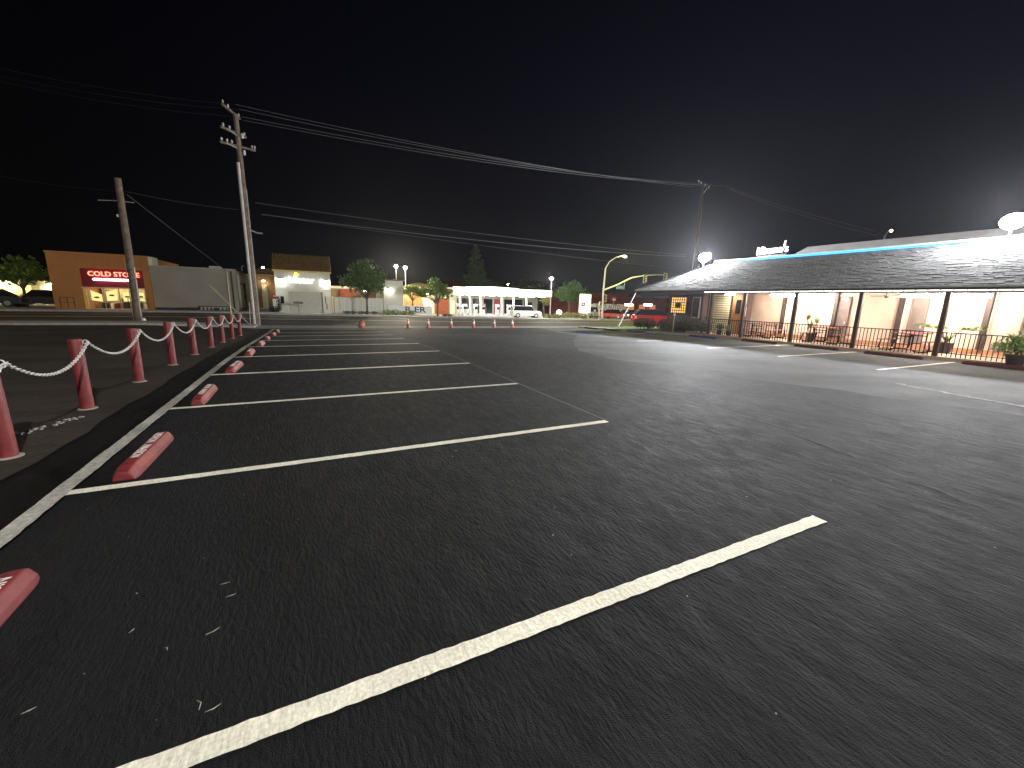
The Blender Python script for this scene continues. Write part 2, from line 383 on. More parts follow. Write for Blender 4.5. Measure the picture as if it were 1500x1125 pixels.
# planting island on the right: kerb, lawn, bark
k = MB()
for i in range(13):
    a, b = 16.3+i*.93, 16.3+(i+1)*.93
    k.add([(20.3,a,gz(20,a)-.05),(20.48,a,gz(20,a)-.05),(20.48,b,gz(20,b)-.05),(20.3,b,gz(20,b)-.05),(20.3,a,gz(20,a)+.1),(20.48,a,gz(20,a)+.12),(20.48,b,gz(20,b)+.12),(20.3,b,gz(20,b)+.1)],
          [(4,5,6,7),(0,1,5,4),(1,2,6,5),(2,3,7,6),(3,0,4,7)])
k.build('island_kerb', M_kerb, kind='structure')
sheet('planting_bed', M_dirt, 20.48, 60, 16.3, 22.2, dz=.07, step=.6)
sheet('lawn', M_lawn, 20.48, 60, 22.2, 28.3, dz=.1, step=.8)
# painted lines
XE = 3.78
for n_ in range(10):
    y = 1.58+2.87*n_
    strip('parking_line', M_paint, (-1.93, y), (XE if n_ else 3.64, y), .105 if n_ < 3 else .135, ragged=.004, step=.05 if n_ < 3 else .3)
strip('edge_line', M_edge, (-1.98, -4), (-1.98, 27.6), .13, dz=.008, ragged=.006, step=.08)
strip('chalk_line', M_faint, (3.80, 4.5), (3.80, 27.4), .03, ragged=.006, step=.15)
for y, x0 in ((11.25, 14.5), (8.6, 14.8), (5.7, 14.7), (2.9, 14.7), (.2, 14.7)):
    strip('parking_line', M_paint, (x0, y), (20.1, y), .10, ragged=.004, step=.3)
strip('parking_line', M_paint, (14.0, 14.75), (15.7, 14.75), .14, ragged=.01)
strip('parking_line', M_bluep, (15.75, 14.75), (20.1, 14.75), .10, ragged=.01)
strip('blue_marking', M_bluep, (14.0, 19.6), (20.1, 19.6), .9, ragged=.05)
strip('parking_line', M_edge, (14.2, 18.2), (20.1, 18.2), .10, ragged=.01)
strip('parking_line', M_edge, (14.2, 22.3), (20.1, 22.3), .10, ragged=.01)
# pale scuffed ridge where the old surface shows through
strip('scuffed_ridge', mat('scuff', (.2, .2, .19), .8, var=.8, scale=5), (11.6, 1.2), (12.4, 4.4), .16, ragged=.07, step=.09)

M_crackm = mat('crack_dark', (.008, .007, .006), .9, var=.3)
rc = random.Random(9)
def crack(pts, w, m, name='crack'):
    b = MB(); vs = []; P = []
    for (x0, y0), (x1, y1) in zip(pts, pts[1:]):
        n = max(2, int(math.hypot(x1-x0, y1-y0)/.12))
        for i in range(n): t = i/n; P.append((x0+(x1-x0)*t+rc.gauss(0, .018), y0+(y1-y0)*t+rc.gauss(0, .018)))
    for i, (x, y) in enumerate(P):
        q = P[min(i+1, len(P)-1)]; o = P[max(i-1, 0)]; d = Vector((q[0]-o[0], q[1]-o[1], 0)).normalized(); ww = w*rc.uniform(.3, 1.3)
        for s_ in (-1, 1): X, Y = x-d.y*s_*ww/2, y+d.x*s_*ww/2; vs.append((X, Y, gz(X, Y)+.004))
    b.add(vs, [(2*i, 2*i+2, 2*i+3, 2*i+1) for i in range(len(P)-1)]); o = b.build(name, m); o['kind'] = 'structure'
crack([(-2.6, 7.0), (-3.3, 6.6), (-4.6, 5.2), (-6, 4.6)], .03, M_crackm)
crack([(-2.6, 8.6), (-3.6, 8.2), (-5.2, 8.4), (-8, 7.6)], .028, M_crackm)
crack([(-2.6, 6.0), (-3.0, 5.9), (-3.9, 5.0)], .022, M_crackm)
crack([(-3.2, 10.5), (-5.5, 10.2), (-9, 11.2), (-13, 11)], .035, M_crackm)
crack([(-3.4, 13.2), (-6.5, 13.9), (-11, 13.2), (-16, 14.5)], .04, M_crackm)
crack([(-6, 8), (-6.8, 10.6), (-6.2, 14), (-7.5, 18)], .03, M_crackm)
crack([(-3, 17), (-8, 17.6), (-15, 16.9), (-22, 18)], .05, M_crackm)
M_joint = mat('lap_joint', (.036, .037, .040), .85, var=.6, scale=9)
crack([(5.2, 1.0), (6.0, 3.4), (6.3, 6.4), (6.1, 10.5), (6.6, 16), (7.4, 26)], .02, M_joint, 'seal_joint')
crack([(7.6, 1.2), (7.9, 2.6), (8.8, 4.2), (9.6, 5.2)], .022, M_joint, 'seal_joint')
crack([(9.2, 1.4), (9.6, 2.3), (10.6, 3.0)], .03, M_joint, 'seal_joint')
# crack filled with pale grit in the yard, plus litter
def bits(name, pts, r, m, label=None):
    b = MB(); rnd = random.Random(3)
    for x, y, z, q in pts:
        s_ = r*q; b.ball((x, y, z+s_*.3), s_, 5, 3, (rnd.uniform(.6, 1.6), rnd.uniform(.6, 1.6), .5))
    o = b.build(name, m, kind='stuff')
    tag(o, label, 'litter'); return o
rnd = random.Random(5); P_ = []
for i in range(130):
    t = rnd.random(); x = -2.75+(-.55)*t+rnd.gauss(0, .045)-.2*t; y = 7.2-1.6*t+rnd.gauss(0, .05)
    P_.append((x-.1, y, 0, rnd.uniform(.4, 1.5)))
bits('crack_grit', P_, .014, M_litter, 'pale broken grit along the crack between the nearest red bollards')
P_ = [(rnd.uniform(-1.8, 7), rnd.uniform(.7, 14), 0, rnd.uniform(.2, 1.0)) for i in range(160)]
bits('pebble_scatter', P_, .006, M_litter, 'tiny pale pebbles scattered over the black parking lot')
b = MB()
for px, py, a, L in ((338, 873, .2, .07), (312, 925, .5, .09), (243, 952, 2.2, .04), (290, 1034, 1.9, .08), (312, 1038, .3, .08), (42, 1042, .4, .06), (330, 855, .1, .07), (668, 661, 2.9, .05), (193, 925, 1, .04)):
    p = onG(px, py); d = Vector((math.cos(a), math.sin(a), 0))*L*.35
    b.tube([p-d+Vector((0, 0, .004)), p+Vector((d.y*.4, -d.x*.4, .009)), p+d+Vector((0, 0, .004))], [.0012, .0026, .001], 5)
tag(b.build('dry_twigs', M_litter, kind='stuff'), 'thin dry twigs lying on the dark asphalt near the first white line', 'litter')

# ------------------------------------------------------------------ red wheel stops with stencilled words
ordn = ['nearest', 'second', 'third', 'fourth', 'fifth', 'sixth', 'seventh', 'eighth', 'ninth', 'tenth']
def stop_body(L=1.22, w=.20, h=.115):
    prof = [(-w/2, 0), (w/2, 0), (w/2-.012, .05), (w/2-.05, h), (-w/2+.05, h), (-w/2+.012, .05)]
    b = MB(); n = len(prof)
    secs = []
    for y, k, hh in ((-L/2, .80, .72), (-L/2+.07, .97, .95), (-L/2+.16, 1, 1), (L/2-.16, 1, 1), (L/2-.07, .97, .95), (L/2, .80, .72)):
        secs += [(x*k, y, z*hh) for x, z in prof]
    m = 6
    fs = [(i*n+k, i*n+(k+1) % n, (i+1)*n+(k+1) % n, (i+1)*n+k) for i in range(m-1) for k in range(n)]
    fs += [tuple(range(n-1, -1, -1)), tuple((m-1)*n+k for k in range(n))]
    return b.add(secs, fs)
def make_stop(m, words=True):
    t = thing('wheel_stop', (0, 0, 0), 'x', 'wheel stop', 'red wheel stops along the white edge line')
    body = stop_body().build('body', m, t, bevel=.012)
    for s_, yy in (('NCREMNY', -.11), ('NCHGIN', .31)) if words else ():
        text('lettering', s_, .105, M_stencil, (.004, yy, .1172), (0, 1, 0), (-1, 0, 0), t, extrude=.0008, sx=.80)
    for yy in (-.46, .5):
        MB().lathe([(.013, .11), (.013, .118), (.008, .120)], 10, (0, yy, 0)).build('pin', M_brownstop, t)
    return t
proto = make_stop(M_red)
for n_ in range(9):
    y = (2.50 if n_ == 0 else 2.32+2.85*n_); x = -1.62+[.03, .02, -.01, .015, 0, .02, -.02, .01, 0][n_]
    lab = ('nearest red wheel stop, cut off by the left edge of the photo' if n_ == 0 else
           f'red wheel stop with white stencilled words, {ordn[n_]} from the camera along the edge line' if n_ < 8 else
           'farthest red wheel stop, last before the street, by the tall pole')
    if n_ == 0: o = proto; o['label'] = lab; o.location = (x, y, 0)
    else: o = dup(proto, (x, y, gz(x, y)), lab)
    o.rotation_euler = (-math.atan((gz(x, y-.5)-gz(x, y+.5))), 0, [.03, .0, .02, -.03, .02, 0, .03, -.02, 0][n_])
# plain stops on the restaurant side
def plain_stop(m, x, y, lab, cap=False):
    t = thing('wheel_stop', (x, y, gz(x, y)), lab, 'wheel stop', 'plain wheel stops on the restaurant side')
    stop_body(1.75, .17, .12).build('body', m, t, bevel=.012)
    for yy in (-.6, .6): MB().lathe([(.016, .11), (.016, .124), (.01, .126)], 8, (0, yy, 0)).build('pin', M_galv, t)
for y, m, lab in ((4.55, M_brownstop, 'dark wheel stop before the railing beside the big potted bush'),
                  (7.3, M_brownstop, 'dark wheel stop in front of the picnic table with the spreading plant'),
                  (9.95, M_brownstop, 'dark wheel stop in front of the palm in a pot'),
                  (12.5, M_brownstop, 'dark wheel stop in front of the farthest picnic table'),
                  (15.75, M_bluep, 'blue wheel stop at the corner post of the porch'),
                  (21.0, M_bluep, 'blue wheel stop beside the bark bed left of the restaurant'),
                  (23.5, M_brownstop, 'dark brown wheel stop by the grass near the street corner'),
                  (25.9, M_brownstop, 'small far dark wheel stop left of all others at the street corner')):
    plain_stop(m, 19.75, y, lab)

# ------------------------------------------------------------------ bollards and chains
def make_bollard():
    t = thing('bollard', (0, 0, 0), 'x', 'bollard', 'red bollards joined by white chain')
    b = MB().lathe([(.074, -.05), (.074, .98), (.069, .995), (.045, 1.0)], 20); b.build('post', M_red, t, smooth=True)
    MB().lathe([(.108, -.03), (.108, .004), (.098, .010), (.076, .014)], 18).build('concrete_collar', M_conc, t, smooth=True)
    e = MB(); pts = [Vector((.105+.028*math.cos(a), 0, .955+.028*math.sin(a))) for a in [2*PI*i/10 for i in range(11)]]
    e.tube(pts, .007, 6); e.tube([(.07, 0, .955), (.09, 0, .955)], .008, 6); e.build('eye_bolt', M_chain, t, smooth=True)
    return t
BY = [3.62, 5.69, 7.72, 9.8, 11.9, 14.0, 16.1, 18.15, 20.2, 22.3]
BX = [-2.84, -2.825, -2.95, -2.96, -2.95, -2.96, -2.94, -2.95, -2.94, -2.93]
pb = make_bollard(); heads = []
bl = ['red bollard just outside the left edge of the photo, holding the first chain', 'nearest red bollard in view, at the left edge of the photo',
      'second red bollard from the left, tall beside the gritty crack', 'third red bollard from the left, with a pale ring at its foot',
      'fourth red bollard from the left', 'fifth red bollard from the left', 'sixth red bollard, middle of the far group',
      'third from last red bollard toward the tall pole', 'last but one red bollard toward the tall pole', 'last red bollard, nearest the tall utility pole']
for i, (x, y) in enumerate(zip(BX, BY)):
    lean = random.uniform(-.012, .012)
    if i == 0: o = pb; o.location = (x, y, gz(x, y)); o['label'] = bl[0]
    else: o = dup(pb, (x, y, gz(x, y)), bl[i])
    o.rotation_euler = (lean, random.uniform(-.012, .012), 0)
    heads.append(Vector((x+.125, y, gz(x, y)+.95)))
def link_ring(b, c, d, side, L=.058, w=.032, r=.0056):
    n = 8; pts = []
    d = d.normalized(); side = (side-d*side.dot(d)).normalized()
    for k in range(n+1):
        a = 2*PI*k/n; pts.append(c+d*math.cos(a)*L/2+side*math.sin(a)*w/2)
    b.tube(pts, r, 5, cap=False)
for i in range(9):
    a, b_ = heads[i], heads[i+1]; span = (b_-a).length; sag = [.23, .26, .27, .27, .27, .28, .28, .28, .27][i]
    n = int(span*1.08/.043); m = MB(); pr = None
    for k in range(n+1):
        u = k/n; p = a.lerp(b_, u)-Vector((0, 0, 4*sag*u*(1-u)))
        du = (b_-a)/1+Vector((0, 0, -4*sag*(1-2*u)))
        link_ring(m, p, du, Vector((1, 0, .6)) if k % 2 else Vector((-.6, 0, 1)))
    nm = ['first', 'second', 'third', 'fourth', 'fifth', 'sixth', 'seventh', 'eighth', 'last'][i]
    o = m.build('chain', M_chain, smooth=True)
    tag(o, f'white sagging chain between red bollards, {nm} span counted from the camera', 'chain', 'white chains between the bollards')

# ------------------------------------------------------------------ traffic cones on the street side
def make_cone():
    t = thing('traffic_cone', (0, 0, 0), 'x', 'traffic cone', 'traffic cones closing the driveway')
    MB().box(-.19, .19, -.19, .19, 0, .03).build('base', M_cone, t, bevel=.01)
    MB().lathe([(.14, .03), (.085, .30)], 16).build('lower_body', M_cone, t, smooth=True)
    MB().lathe([(.088, .30), (.058, .48)], 16).build('reflective_collar', M_white, t, smooth=True)
    MB().lathe([(.058, .48), (.046, .55)], 16).build('orange_band', M_cone, t, smooth=True)
    MB().lathe([(.047, .55), (.040, .60)], 16).build('upper_collar', M_white, t, smooth=True)
    MB().lathe([(.040, .60), (.026, .70), (.02, .71)], 16).build('tip', M_cone, t, smooth=True)
    return t
pc = make_cone()
cl = ['leftmost orange traffic cone, left of the first young tree trunk', 'second traffic cone from the left', 'third traffic cone from the left', 'fourth traffic cone, in front of the fuel canopy',
      'fifth traffic cone from the left', 'rightmost orange traffic cone of the row']
for i, px in enumerate((598, 627.5, 661, 694, 724, 750.5)):
    Y = 28.75; p = onY(px, 478, Y)
    if i == 0: o = pc; o.location = (p.x, Y, gz(p.x, Y)+.0); o['label'] = cl[0]
    else: o = dup(pc, (p.x, Y, gz(p.x, Y)), cl[i], rz=i*.4)
p = onY(530, 478, 28.75)
t = thing('traffic_drum', (p.x, 28.75, gz(p.x, 28.75)), 'small round brownish orange drum standing alone left of the cones', 'drum')
MB().lathe([(.17, 0), (.21, .08), (.22, .22), (.2, .34), (.14, .42), (.05, .44)], 16).build('body', M_cone, t, smooth=True)
MB().lathe([(.222, .17), (.222, .25)], 16).build('reflective_band', M_kerb, t)
MB().tube([(-.05, 0, .44), (-.05, 0, .49), (.05, 0, .49), (.05, 0, .44)], .012, 6).build('handle', M_dark, t)

# ------------------------------------------------------------------ utility poles
def crossarm(parent, c, w, ang=0, z=0, n=3, m=M_wood, ins=.13):
    a = MB(c); d = Vector((math.cos(ang), math.sin(ang), 0))
    pass
# tall pole with riser
p0 = Vector((-3.03, 30.5, gz(-3.03, 30.5)))
t = thing('utility_pole', p0, 'tall wooden utility pole with a pale riser pipe and insulators at its top', 'utility pole', 'utility poles')
MB().tube([(0, 0, -.2), (-.01, 0, 4), (-.03, 0, 8), (-.06, 0, 12.05)], [.19, .17, .15, .125], 14).build('shaft', M_wood, t, smooth=True)
MB().tube([(-.13, -.15, 0), (-.14, -.14, 4), (-.16, -.13, 9.45)], .085, 10).build('riser_pipe', M_riser, t, smooth=True)
MB().tube([(-.37, -.1, 0), (-.31, -.15, 1.4)], .03, 6).build('conduit', M_riser, t)
MB().tube([(.16, -.1, 0), (.14, -.1, 3), (.13, -.1, 8)], .02, 6).build('ground_wire', M_galv, t)
def arm_with_insulators(t, z, a0, a1, spots, yoff=.2, mm=M_wood, r=.05, h=.24):
    arm = MB().bar((a0[0], a0[1], z), (a1[0], a1[1], z), .09, .11).build('crossarm', mm, t)
    for q in spots:
        x = a0[0]+(a1[0]-a0[0])*q; y = a0[1]+(a1[1]-a0[1])*q
        MB().lathe([(.02, z+.05), (.02, z+.10), (r, z+.12), (r*.6, z+.15), (r, z+.18), (r*.6, z+.21), (r*.8, z+h), (.01, z+h+.01)], 10, (x, y, 0)).build('insulator', M_porc, arm, smooth=True)
    return arm
arm_with_insulators(t, 12.15, (-.55, -.9), (.05, .9), (.05, .33, .95))
arm_with_insulators(t, 11.05, (-.75, -.7), (.3, .5), (.1, .35, .62, .95), r=.06)
arm_with_insulators(t, 10.35, (-.9, -.4), (.75, .3), (.05, .2, .33, .9, .98), r=.06)
MB().bar((-.06, -.1, 10.9), (-.5, -.5, 11.05), .04).bar((-.06, -.1, 10.2), (-.6, -.3, 10.35), .04).build('brace', M_galv, t)
MB().tube([(.1, 0, 5.75), (.45, 0, 5.6), (.75, 0, 5.6)], .045, 8).build('bracket_arm', M_galv, t)
for k, (z, x) in enumerate(((10.8, .18), (9.9, .2))):
    MB().lathe([(.05, z), (.07, z+.05), (.07, z+.22), (.03, z+.28)], 10, (x, -.1, 0)).build('fuse_cutout', M_porc, t, smooth=True)
# shorter pole
p1 = Vector((-8.98, 31, gz(-9, 31)))
t1 = thing('utility_pole', p1, 'shorter leaning bare wooden pole in front of the orange shop', 'utility pole', 'utility poles')
MB().tube([(0, 0, -.2), (.03, 0, 3), (.06, 0, 7.78)], [.2, .18, .145], 14).build('shaft', M_wood, t1, smooth=True)
MB().tube([(.17, -.1, 0), (.19, -.1, 3.1)], .045, 8).build('riser_pipe', M_galv, t1, smooth=True)
MB().tube([(-.2, -.08, 0), (-.17, -.08, 3.6)], .02, 6).build('ground_wire', M_galv, t1)
b = MB()
for k in range(7): b.bar((-.05, -.2, 1.2+k*.55), (.12, -.2, 1.32+k*.55), .03)
b.build('pole_step', M_dark, t1)
MB().tube([(-.9, 0, 6.55), (-.1, 0, 6.62), (.6, 0, 6.6)], .03, 6).build('wire_bracket', M_galv, t1)
MB().lathe([(.04, 5.75), (.05, 5.85), (.02, 5.9)], 8, (-.15, -.15, 0)).build('insulator', M_porc, t1)
MB().ball((.3, -.25, .16), .12, 8, 5).build('base_box', M_white, t1)
# pole beyond the restaurant
q3 = onY(1030, 272, 31)
p3 = Vector((q3.x, 31, gz(q3.x, 31))); H3 = q3.z-p3.z
t3 = thing('utility_pole', p3, 'dim utility pole with a wide crossarm rising behind the restaurant roof', 'utility pole', 'utility poles')
M_oldwood = mat('creosoted_wood', (.035, .028, .024), .9)
MB().tube([(0, 0, -.2), (0, 0, H3+.3)], [.18, .13], 12).build('shaft', M_oldwood, t3, smooth=True)
arm_with_insulators(t3, H3, (-1.2, -.4), (1.5, .5), (.03, .25, .62, .97), r=.07, mm=M_oldwood)
MB().bar((0, 0, H3-.9), (1.0, .33, H3-.05), .05).build('brace', M_galv, t3)

# guy wire with its yellowish guard by the last bollard
a = onY(306, 417, 30.0); b_ = onY(357, 467, 29.0)
t = thing('guy_guard', b_, 'slanting pale guy wire guard rising left of the tall pole', 'guy guard')
MB(b_).tube([a, b_], .035, 8).build('guard_pipe', mat('guard_tan', (.42, .38, .22), .6), t)
MB(b_).tube([b_, (b_.x+.35, b_.y, gz(b_.x, b_.y))], .015, 6).build('anchor_rod', M_galv, t)
q = onY(337, 448, 29.3)
MB(b_).tube([q, (q.x+.04, q.y, q.z-.9)], .035, 8).build('marker_tube', M_trim, t)

# ------------------------------------------------------------------ overhead wires
def wire(a, b_, sag, lab, r=.017, n=28, name='overhead_wire', m=M_wire):
    a, b_ = Vector(a), Vector(b_); L = (b_-a).length
    w = MB().tube([a.lerp(b_, i/n)-Vector((0, 0, 4*sag*(i/n)*(1-i/n))) for i in range(n+1)], r, 5).build(name, m, smooth=True)
    tag(w, lab, 'wire', 'overhead wires')
def P2(px, py): return onY(px, py, 30.5)
ends = [(1016, 274), (1026, 272), (1042, 270), (1058, 272)]
st = [(345, 153), (350, 160), (354, 171), (356, 176)]
for k, ((x0, y0), (x1, y1)) in enumerate(zip(st, ends)):
    wire(P2(x0, y0), onY(x1, y1, 31), .45+.07*k, ['topmost wire running right from the tall pole', 'second wire from the top running right from the tall pole', 'third wire from the top running right from the tall pole', 'fourth wire, lowest of the upper bundle right of the tall pole'][k], r=.016)
for k, ((x0, y0), (x1, y1)) in enumerate(zip(st[:3], ((100, 104), (118, 118), (134, 130)))):
    A = P2(x0, y0); B = onY(x1, y1, 30.5); B = A+(B-A)*2.2
    wire(A, B, .5, ['topmost dim wire running left from the tall pole', 'middle dim wire running left from the tall pole', 'lowest of the dim upper wires left of the tall pole'][k], r=.006, m=M_dark)
for k, (A, B, s_, r_, l_) in enumerate(((P2(383, 314), onY(905, 366, 33), .35, .022, 'thick lower cable running right from the tall pole'),
        (P2(374, 297), onY(905, 361, 33), .3, .014, 'thin lower cable above the thick one right of the tall pole'),
        (P2(383, 314), onY(890, 380, 34), .2, .010, 'lowest thin cable drooping toward the traffic signal'))):
    wire(A, A+(B-A)*1.35, s_, l_, r=r_)
A = P2(350, 307); B = onY(187, 281, 31)
wire(A, B, .1, 'wire joining the tall pole to the shorter pole', r=.012)
wire(B, B+(B-A)*1.5, .25, 'wire running left from the shorter pole', r=.010, m=M_dark)
wire(onY(186, 285, 31), onY(282, 392, 31.5)+Vector((.0, 16, .0)), .0, 'thin service wire slanting down from the shorter pole to the grey building', r=.016)
for k, (pa, pb_) in enumerate((((1060, 272), (1285, 338)), ((1070, 278), (1285, 345)))):
    wire(onY(*pa, 31), onY(*pb_, 26), .3, ['upper faint wire descending right from the pole behind the restaurant', 'lower faint wire descending right from the pole behind the restaurant'][k], r=.012)

# lamp posts
def lamp_post(loc, h, label, m_lamp, r=.17, arm=None, pole=M_galv, pr=.06, group='lamp posts', heads=1):
    t = thing('lamp_post', loc, label, 'lamp post', group)
    MB().tube([(0, 0, 0), (0, 0, h)], [pr*1.2, pr*.8], 10).build('pole', pole, t, smooth=True)
    MB().lathe([(pr*2.4, 0), (pr*2.4, .3), (pr*1.3, .36)], 12).build('pole_base', M_conc, t)
    hx = 0
    if arm: MB().tube([(0, 0, h-.1), (arm[0]*.5, arm[1]*.5, h+.25), (arm[0], arm[1], h+.3)], pr*.6, 8).build('arm', pole, t, smooth=True)
    cx, cy, cz = (arm[0], arm[1], h+.22) if arm else (0, 0, h+.12)
    hd = MB().lathe([(r*1.15, cz+r*.5), (r*1.1, cz+r*.75), (r*.5, cz+r*1.05)], 12, (cx, cy, 0)).build('lamp_head', M_galv, t)
    MB().ball((cx, cy, cz), r, 8, 5, (1, 1, .75)).build('lens', m_lamp, hd, smooth=True)
    return t
lamp_post((3, -11, 0), 12.5, 'tall added fill light standing behind the camera', glow('lamp_fill', (1, .95, .87), FILL_LAMP/(PI*4*PI*.28*.28)), r=.28, group='added fill lights')  # unseen fill lamp, added to brighten the near lot

# ------------------------------------------------------------------ the restaurant on the right
RO = (24, 8, 0)
R = thing('restaurant', RO, 'long low restaurant with grey shingle roof, blue neon edge and lit porch', 'restaurant')
EX, EZ, TX, TZ, YN, YT, YS = 20.1, 2.60, 24.2, 4.45, 21.7, 19.1, -6.0
def rb(): return MB(RO)
rb().box(23.5, 40, YS, 15.58, -.05, 2.498).build('wall', M_wall, R)
rb().box(22.5, 40, 18.2, 21.0, -.05, 2.498).box(23.06, 40, 15.58, 18.2, -.05, 2.498).build('end_wall', M_cwall, R)
rb().box(20.55, 23.5, YS, 16.3, -.05, .10).box(21.2, 23.06, 16.3, 18.2, -.05, .10).build('porch_floor', M_porch, R)
rb().box(23.40, 23.497, YS, 15.5, .10, .30).build('brick_skirt', M_brick, R)
# roof shell
rf = rb()
rf.add([(EX, YS, EZ), (EX, YN, EZ), (TX, YT, TZ), (TX, YS, TZ), (40, YN, EZ), (40, YT, TZ), (40, YS, TZ), (40, YS, EZ)],
       [(0, 3, 2, 1), (1, 2, 5, 4), (3, 6, 5, 2), (0, 1, 4, 7)])
roof = rf.build('roof', M_shingle, R)
# shingle courses as real tabs
sl = Vector((TX-EX, 0, TZ-EZ)); SL = sl.length; sd = sl/SL; nrm = Vector((-sd.z, 0, sd.x))
sh = rb(); rnd = random.Random(11); NC = 27
for i in range(NC):
    t0 = i/NC; ymax = YN-(YN-YT)*t0; base = Vector((EX, 0, EZ))+sl*t0; y = YS+rnd.uniform(0, .3)
    cl_ = SL/NC
    while y < ymax-.05:
        w = rnd.choice((.16, .22, .31)); y1 = min(y+w-.008, ymax); th = rnd.choice((.010, .014, .020, .028)); d0 = -.012+rnd.uniform(-.006, .006)
        a = base+sd*d0; b_ = base+sd*(cl_+.01)
        A = [Vector((a.x, y, a.z)), Vector((a.x, y1, a.z)), Vector((b_.x, y1, b_.z)), Vector((b_.x, y, b_.z))]
        sh.add([p+nrm*.002 for p in A]+[A[0]+nrm*th, A[1]+nrm*th, A[2]+nrm*.006, A[3]+nrm*.006], [(4, 5, 6, 7), (0, 1, 5, 4), (1, 2, 6, 5), (3, 0, 4, 7)])
        y += w
so = sh.build('shingle_courses', M_shingle, roof, kind='stuff')
hc = Vector((TX-EX, YT-YN, TZ-EZ)); HL = hc.length
cap_me = None
for i in range(24):
    c = Vector((EX, YN, EZ))+hc*((i+.3)/24)
    if not cap_me:
        d = hc.normalized(); u = (nrm+Vector((0, .5, .7))).normalized(); s_ = d.cross(u).normalized(); u = s_.cross(d)
        b = MB(); b.obox((0, 0, 0), d*.115, s_*.10, u*.018); b.obox(d*(-.09)+u*.02, d*.03, s_*.105, u*.012)
        o = b.build('hip_cap', M_galv if False else mat('hip_cap_grey', (.26, .26, .26), .8, var=.2, scale=9), roof); cap_me = o.data
    else:
        o = bpy.data.objects.new('hip_cap', cap_me); col.objects.link(o); o.parent = roof
    o.location = c+u*.03-Vector(RO)
# eave: fascia, soffit, gutter lip
rb().box(EX+.02, EX+.06, YS, YN-.02, EZ-.13, EZ-.004).build('fascia', M_fascia, R)
rb().box(EX-.03, EX+.018, YS, YN, EZ-.045, EZ+.012).build('drip_edge', mat('drip_edge_grey', (.25, .27, .26), .6), R)
rb().box(EX+.062, 23.5, YS, YN-.03, EZ-.10, EZ-.06).build('soffit', mat('soffit_tan', (.34, .24, .17), .8), R)
rb().box(20.62, 20.80, YS, 16.3, EZ-.19, EZ-.102).build('porch_beam', M_fascia, R)
rb().box(20.3, 22.5, 16.3, 21.5, EZ-.20, EZ-.102).build('end_beam', M_cwall, R)
# porch posts
for i, y in enumerate((16.15, 14.16, 11.61, 9.05, 6.45, 3.85, 1.25, -1.35)):
    rb().box(20.64, 20.78, y-.07, y+.07, 0, EZ-.191).build('porch_post', M_postb, R, bevel=.008)
# string of LED segments under the eave
b = rb(); y = 16.4; ledm = glow('led_string', (1, .97, .9), 5)
while y > -1:
    b.box(20.28, 20.31, y-.30, y, EZ-.155, EZ-.125); y -= .34
b.build('led_string', ledm, R)
# pilasters and narrow doors on the porch wall
for y in (13.68, 11.2, 8.70, 6.08, 3.5, .9):
    rb().box(23.30, 23.498, y-.08, y+.08, .302, EZ-.102).build('pilaster', M_postb, R, bevel=.006)
    rb().box(23.44, 23.497, y-.13, y-.085, .302, EZ-.102).build('pale_batten', M_trim, R)
for y in (10.9, 8.1, 4.9):
    d = rb().box(23.43, 23.496, y-.24, y+.24, .302, 2.28).build('door', M_door, R)
    rb().box(23.40, 23.494, y-.28, y-.242, .302, 2.32).box(23.40, 23.494, y+.242, y+.28, .302, 2.32).box(23.40, 23.494, y-.24, y+.24, 2.282, 2.32).build('door_frame', M_cwall, d)
    rb().box(23.39, 23.428, y-.19, y-.15, 1.0, 1.14).build('door_handle', M_galv, d)
rb().box(23.36, 23.43, 10.75, 11.0, 2.17, 2.23).build('wall_lamp', glow('small_wall_lamp', (1, .9, .7), 6), R)
# end-of-porch siding panel
bme = None
for i in range(17):
    if not bme:
        o = MB(RO).prism([(23.01, 0), (23.055, 0), (23.055, .108), (23.035, .108)], 'y', 16.62, 18.14).build('siding_board', M_siding, R); bme = o.data
        # heights are set by the copies' own locations
    else: o = bpy.data.objects.new('siding_board', bme); col.objects.link(o); o.parent = R
    o.location = (0, 0, .10+i*.138)
for y0, y1 in ((18.14, 18.19), (16.54, 16.62)): rb().box(22.98, 23.055, y0, y1, .1, 2.495).build('corner_board', M_postb, R)
d = rb().box(23.0, 23.055, 15.85, 16.50, .1, 2.35).build('door', mat('orange_brown_door', (.30, .13, .05), .6), R)
rb().box(22.97, 22.998, 15.95, 16.25, 1.3, 2.1).build('door_pane', M_glass, d)
rb().box(22.94, 22.999, 15.76, 15.84, .1, 2.49).build('door_post', M_postb, R)
rb().box(22.97, 23.05, 15.60, 15.75, 1.15, 1.7).build('notice_board', M_white, R)
t = thing('porch_light', (22.5, 16.4, 2.5), 'short ceiling light over the brown door at the far end of the porch', 'porch light', 'fluorescent porch lights')
MB().box(-.12, .12, -.3, .3, -.05, -.001).build('housing', M_white, t)
MB().box(-.10, .10, -.28, .28, -.11, -.051).build('diffuser', glow('entrance_light', (1, .90, .72), 110), t)
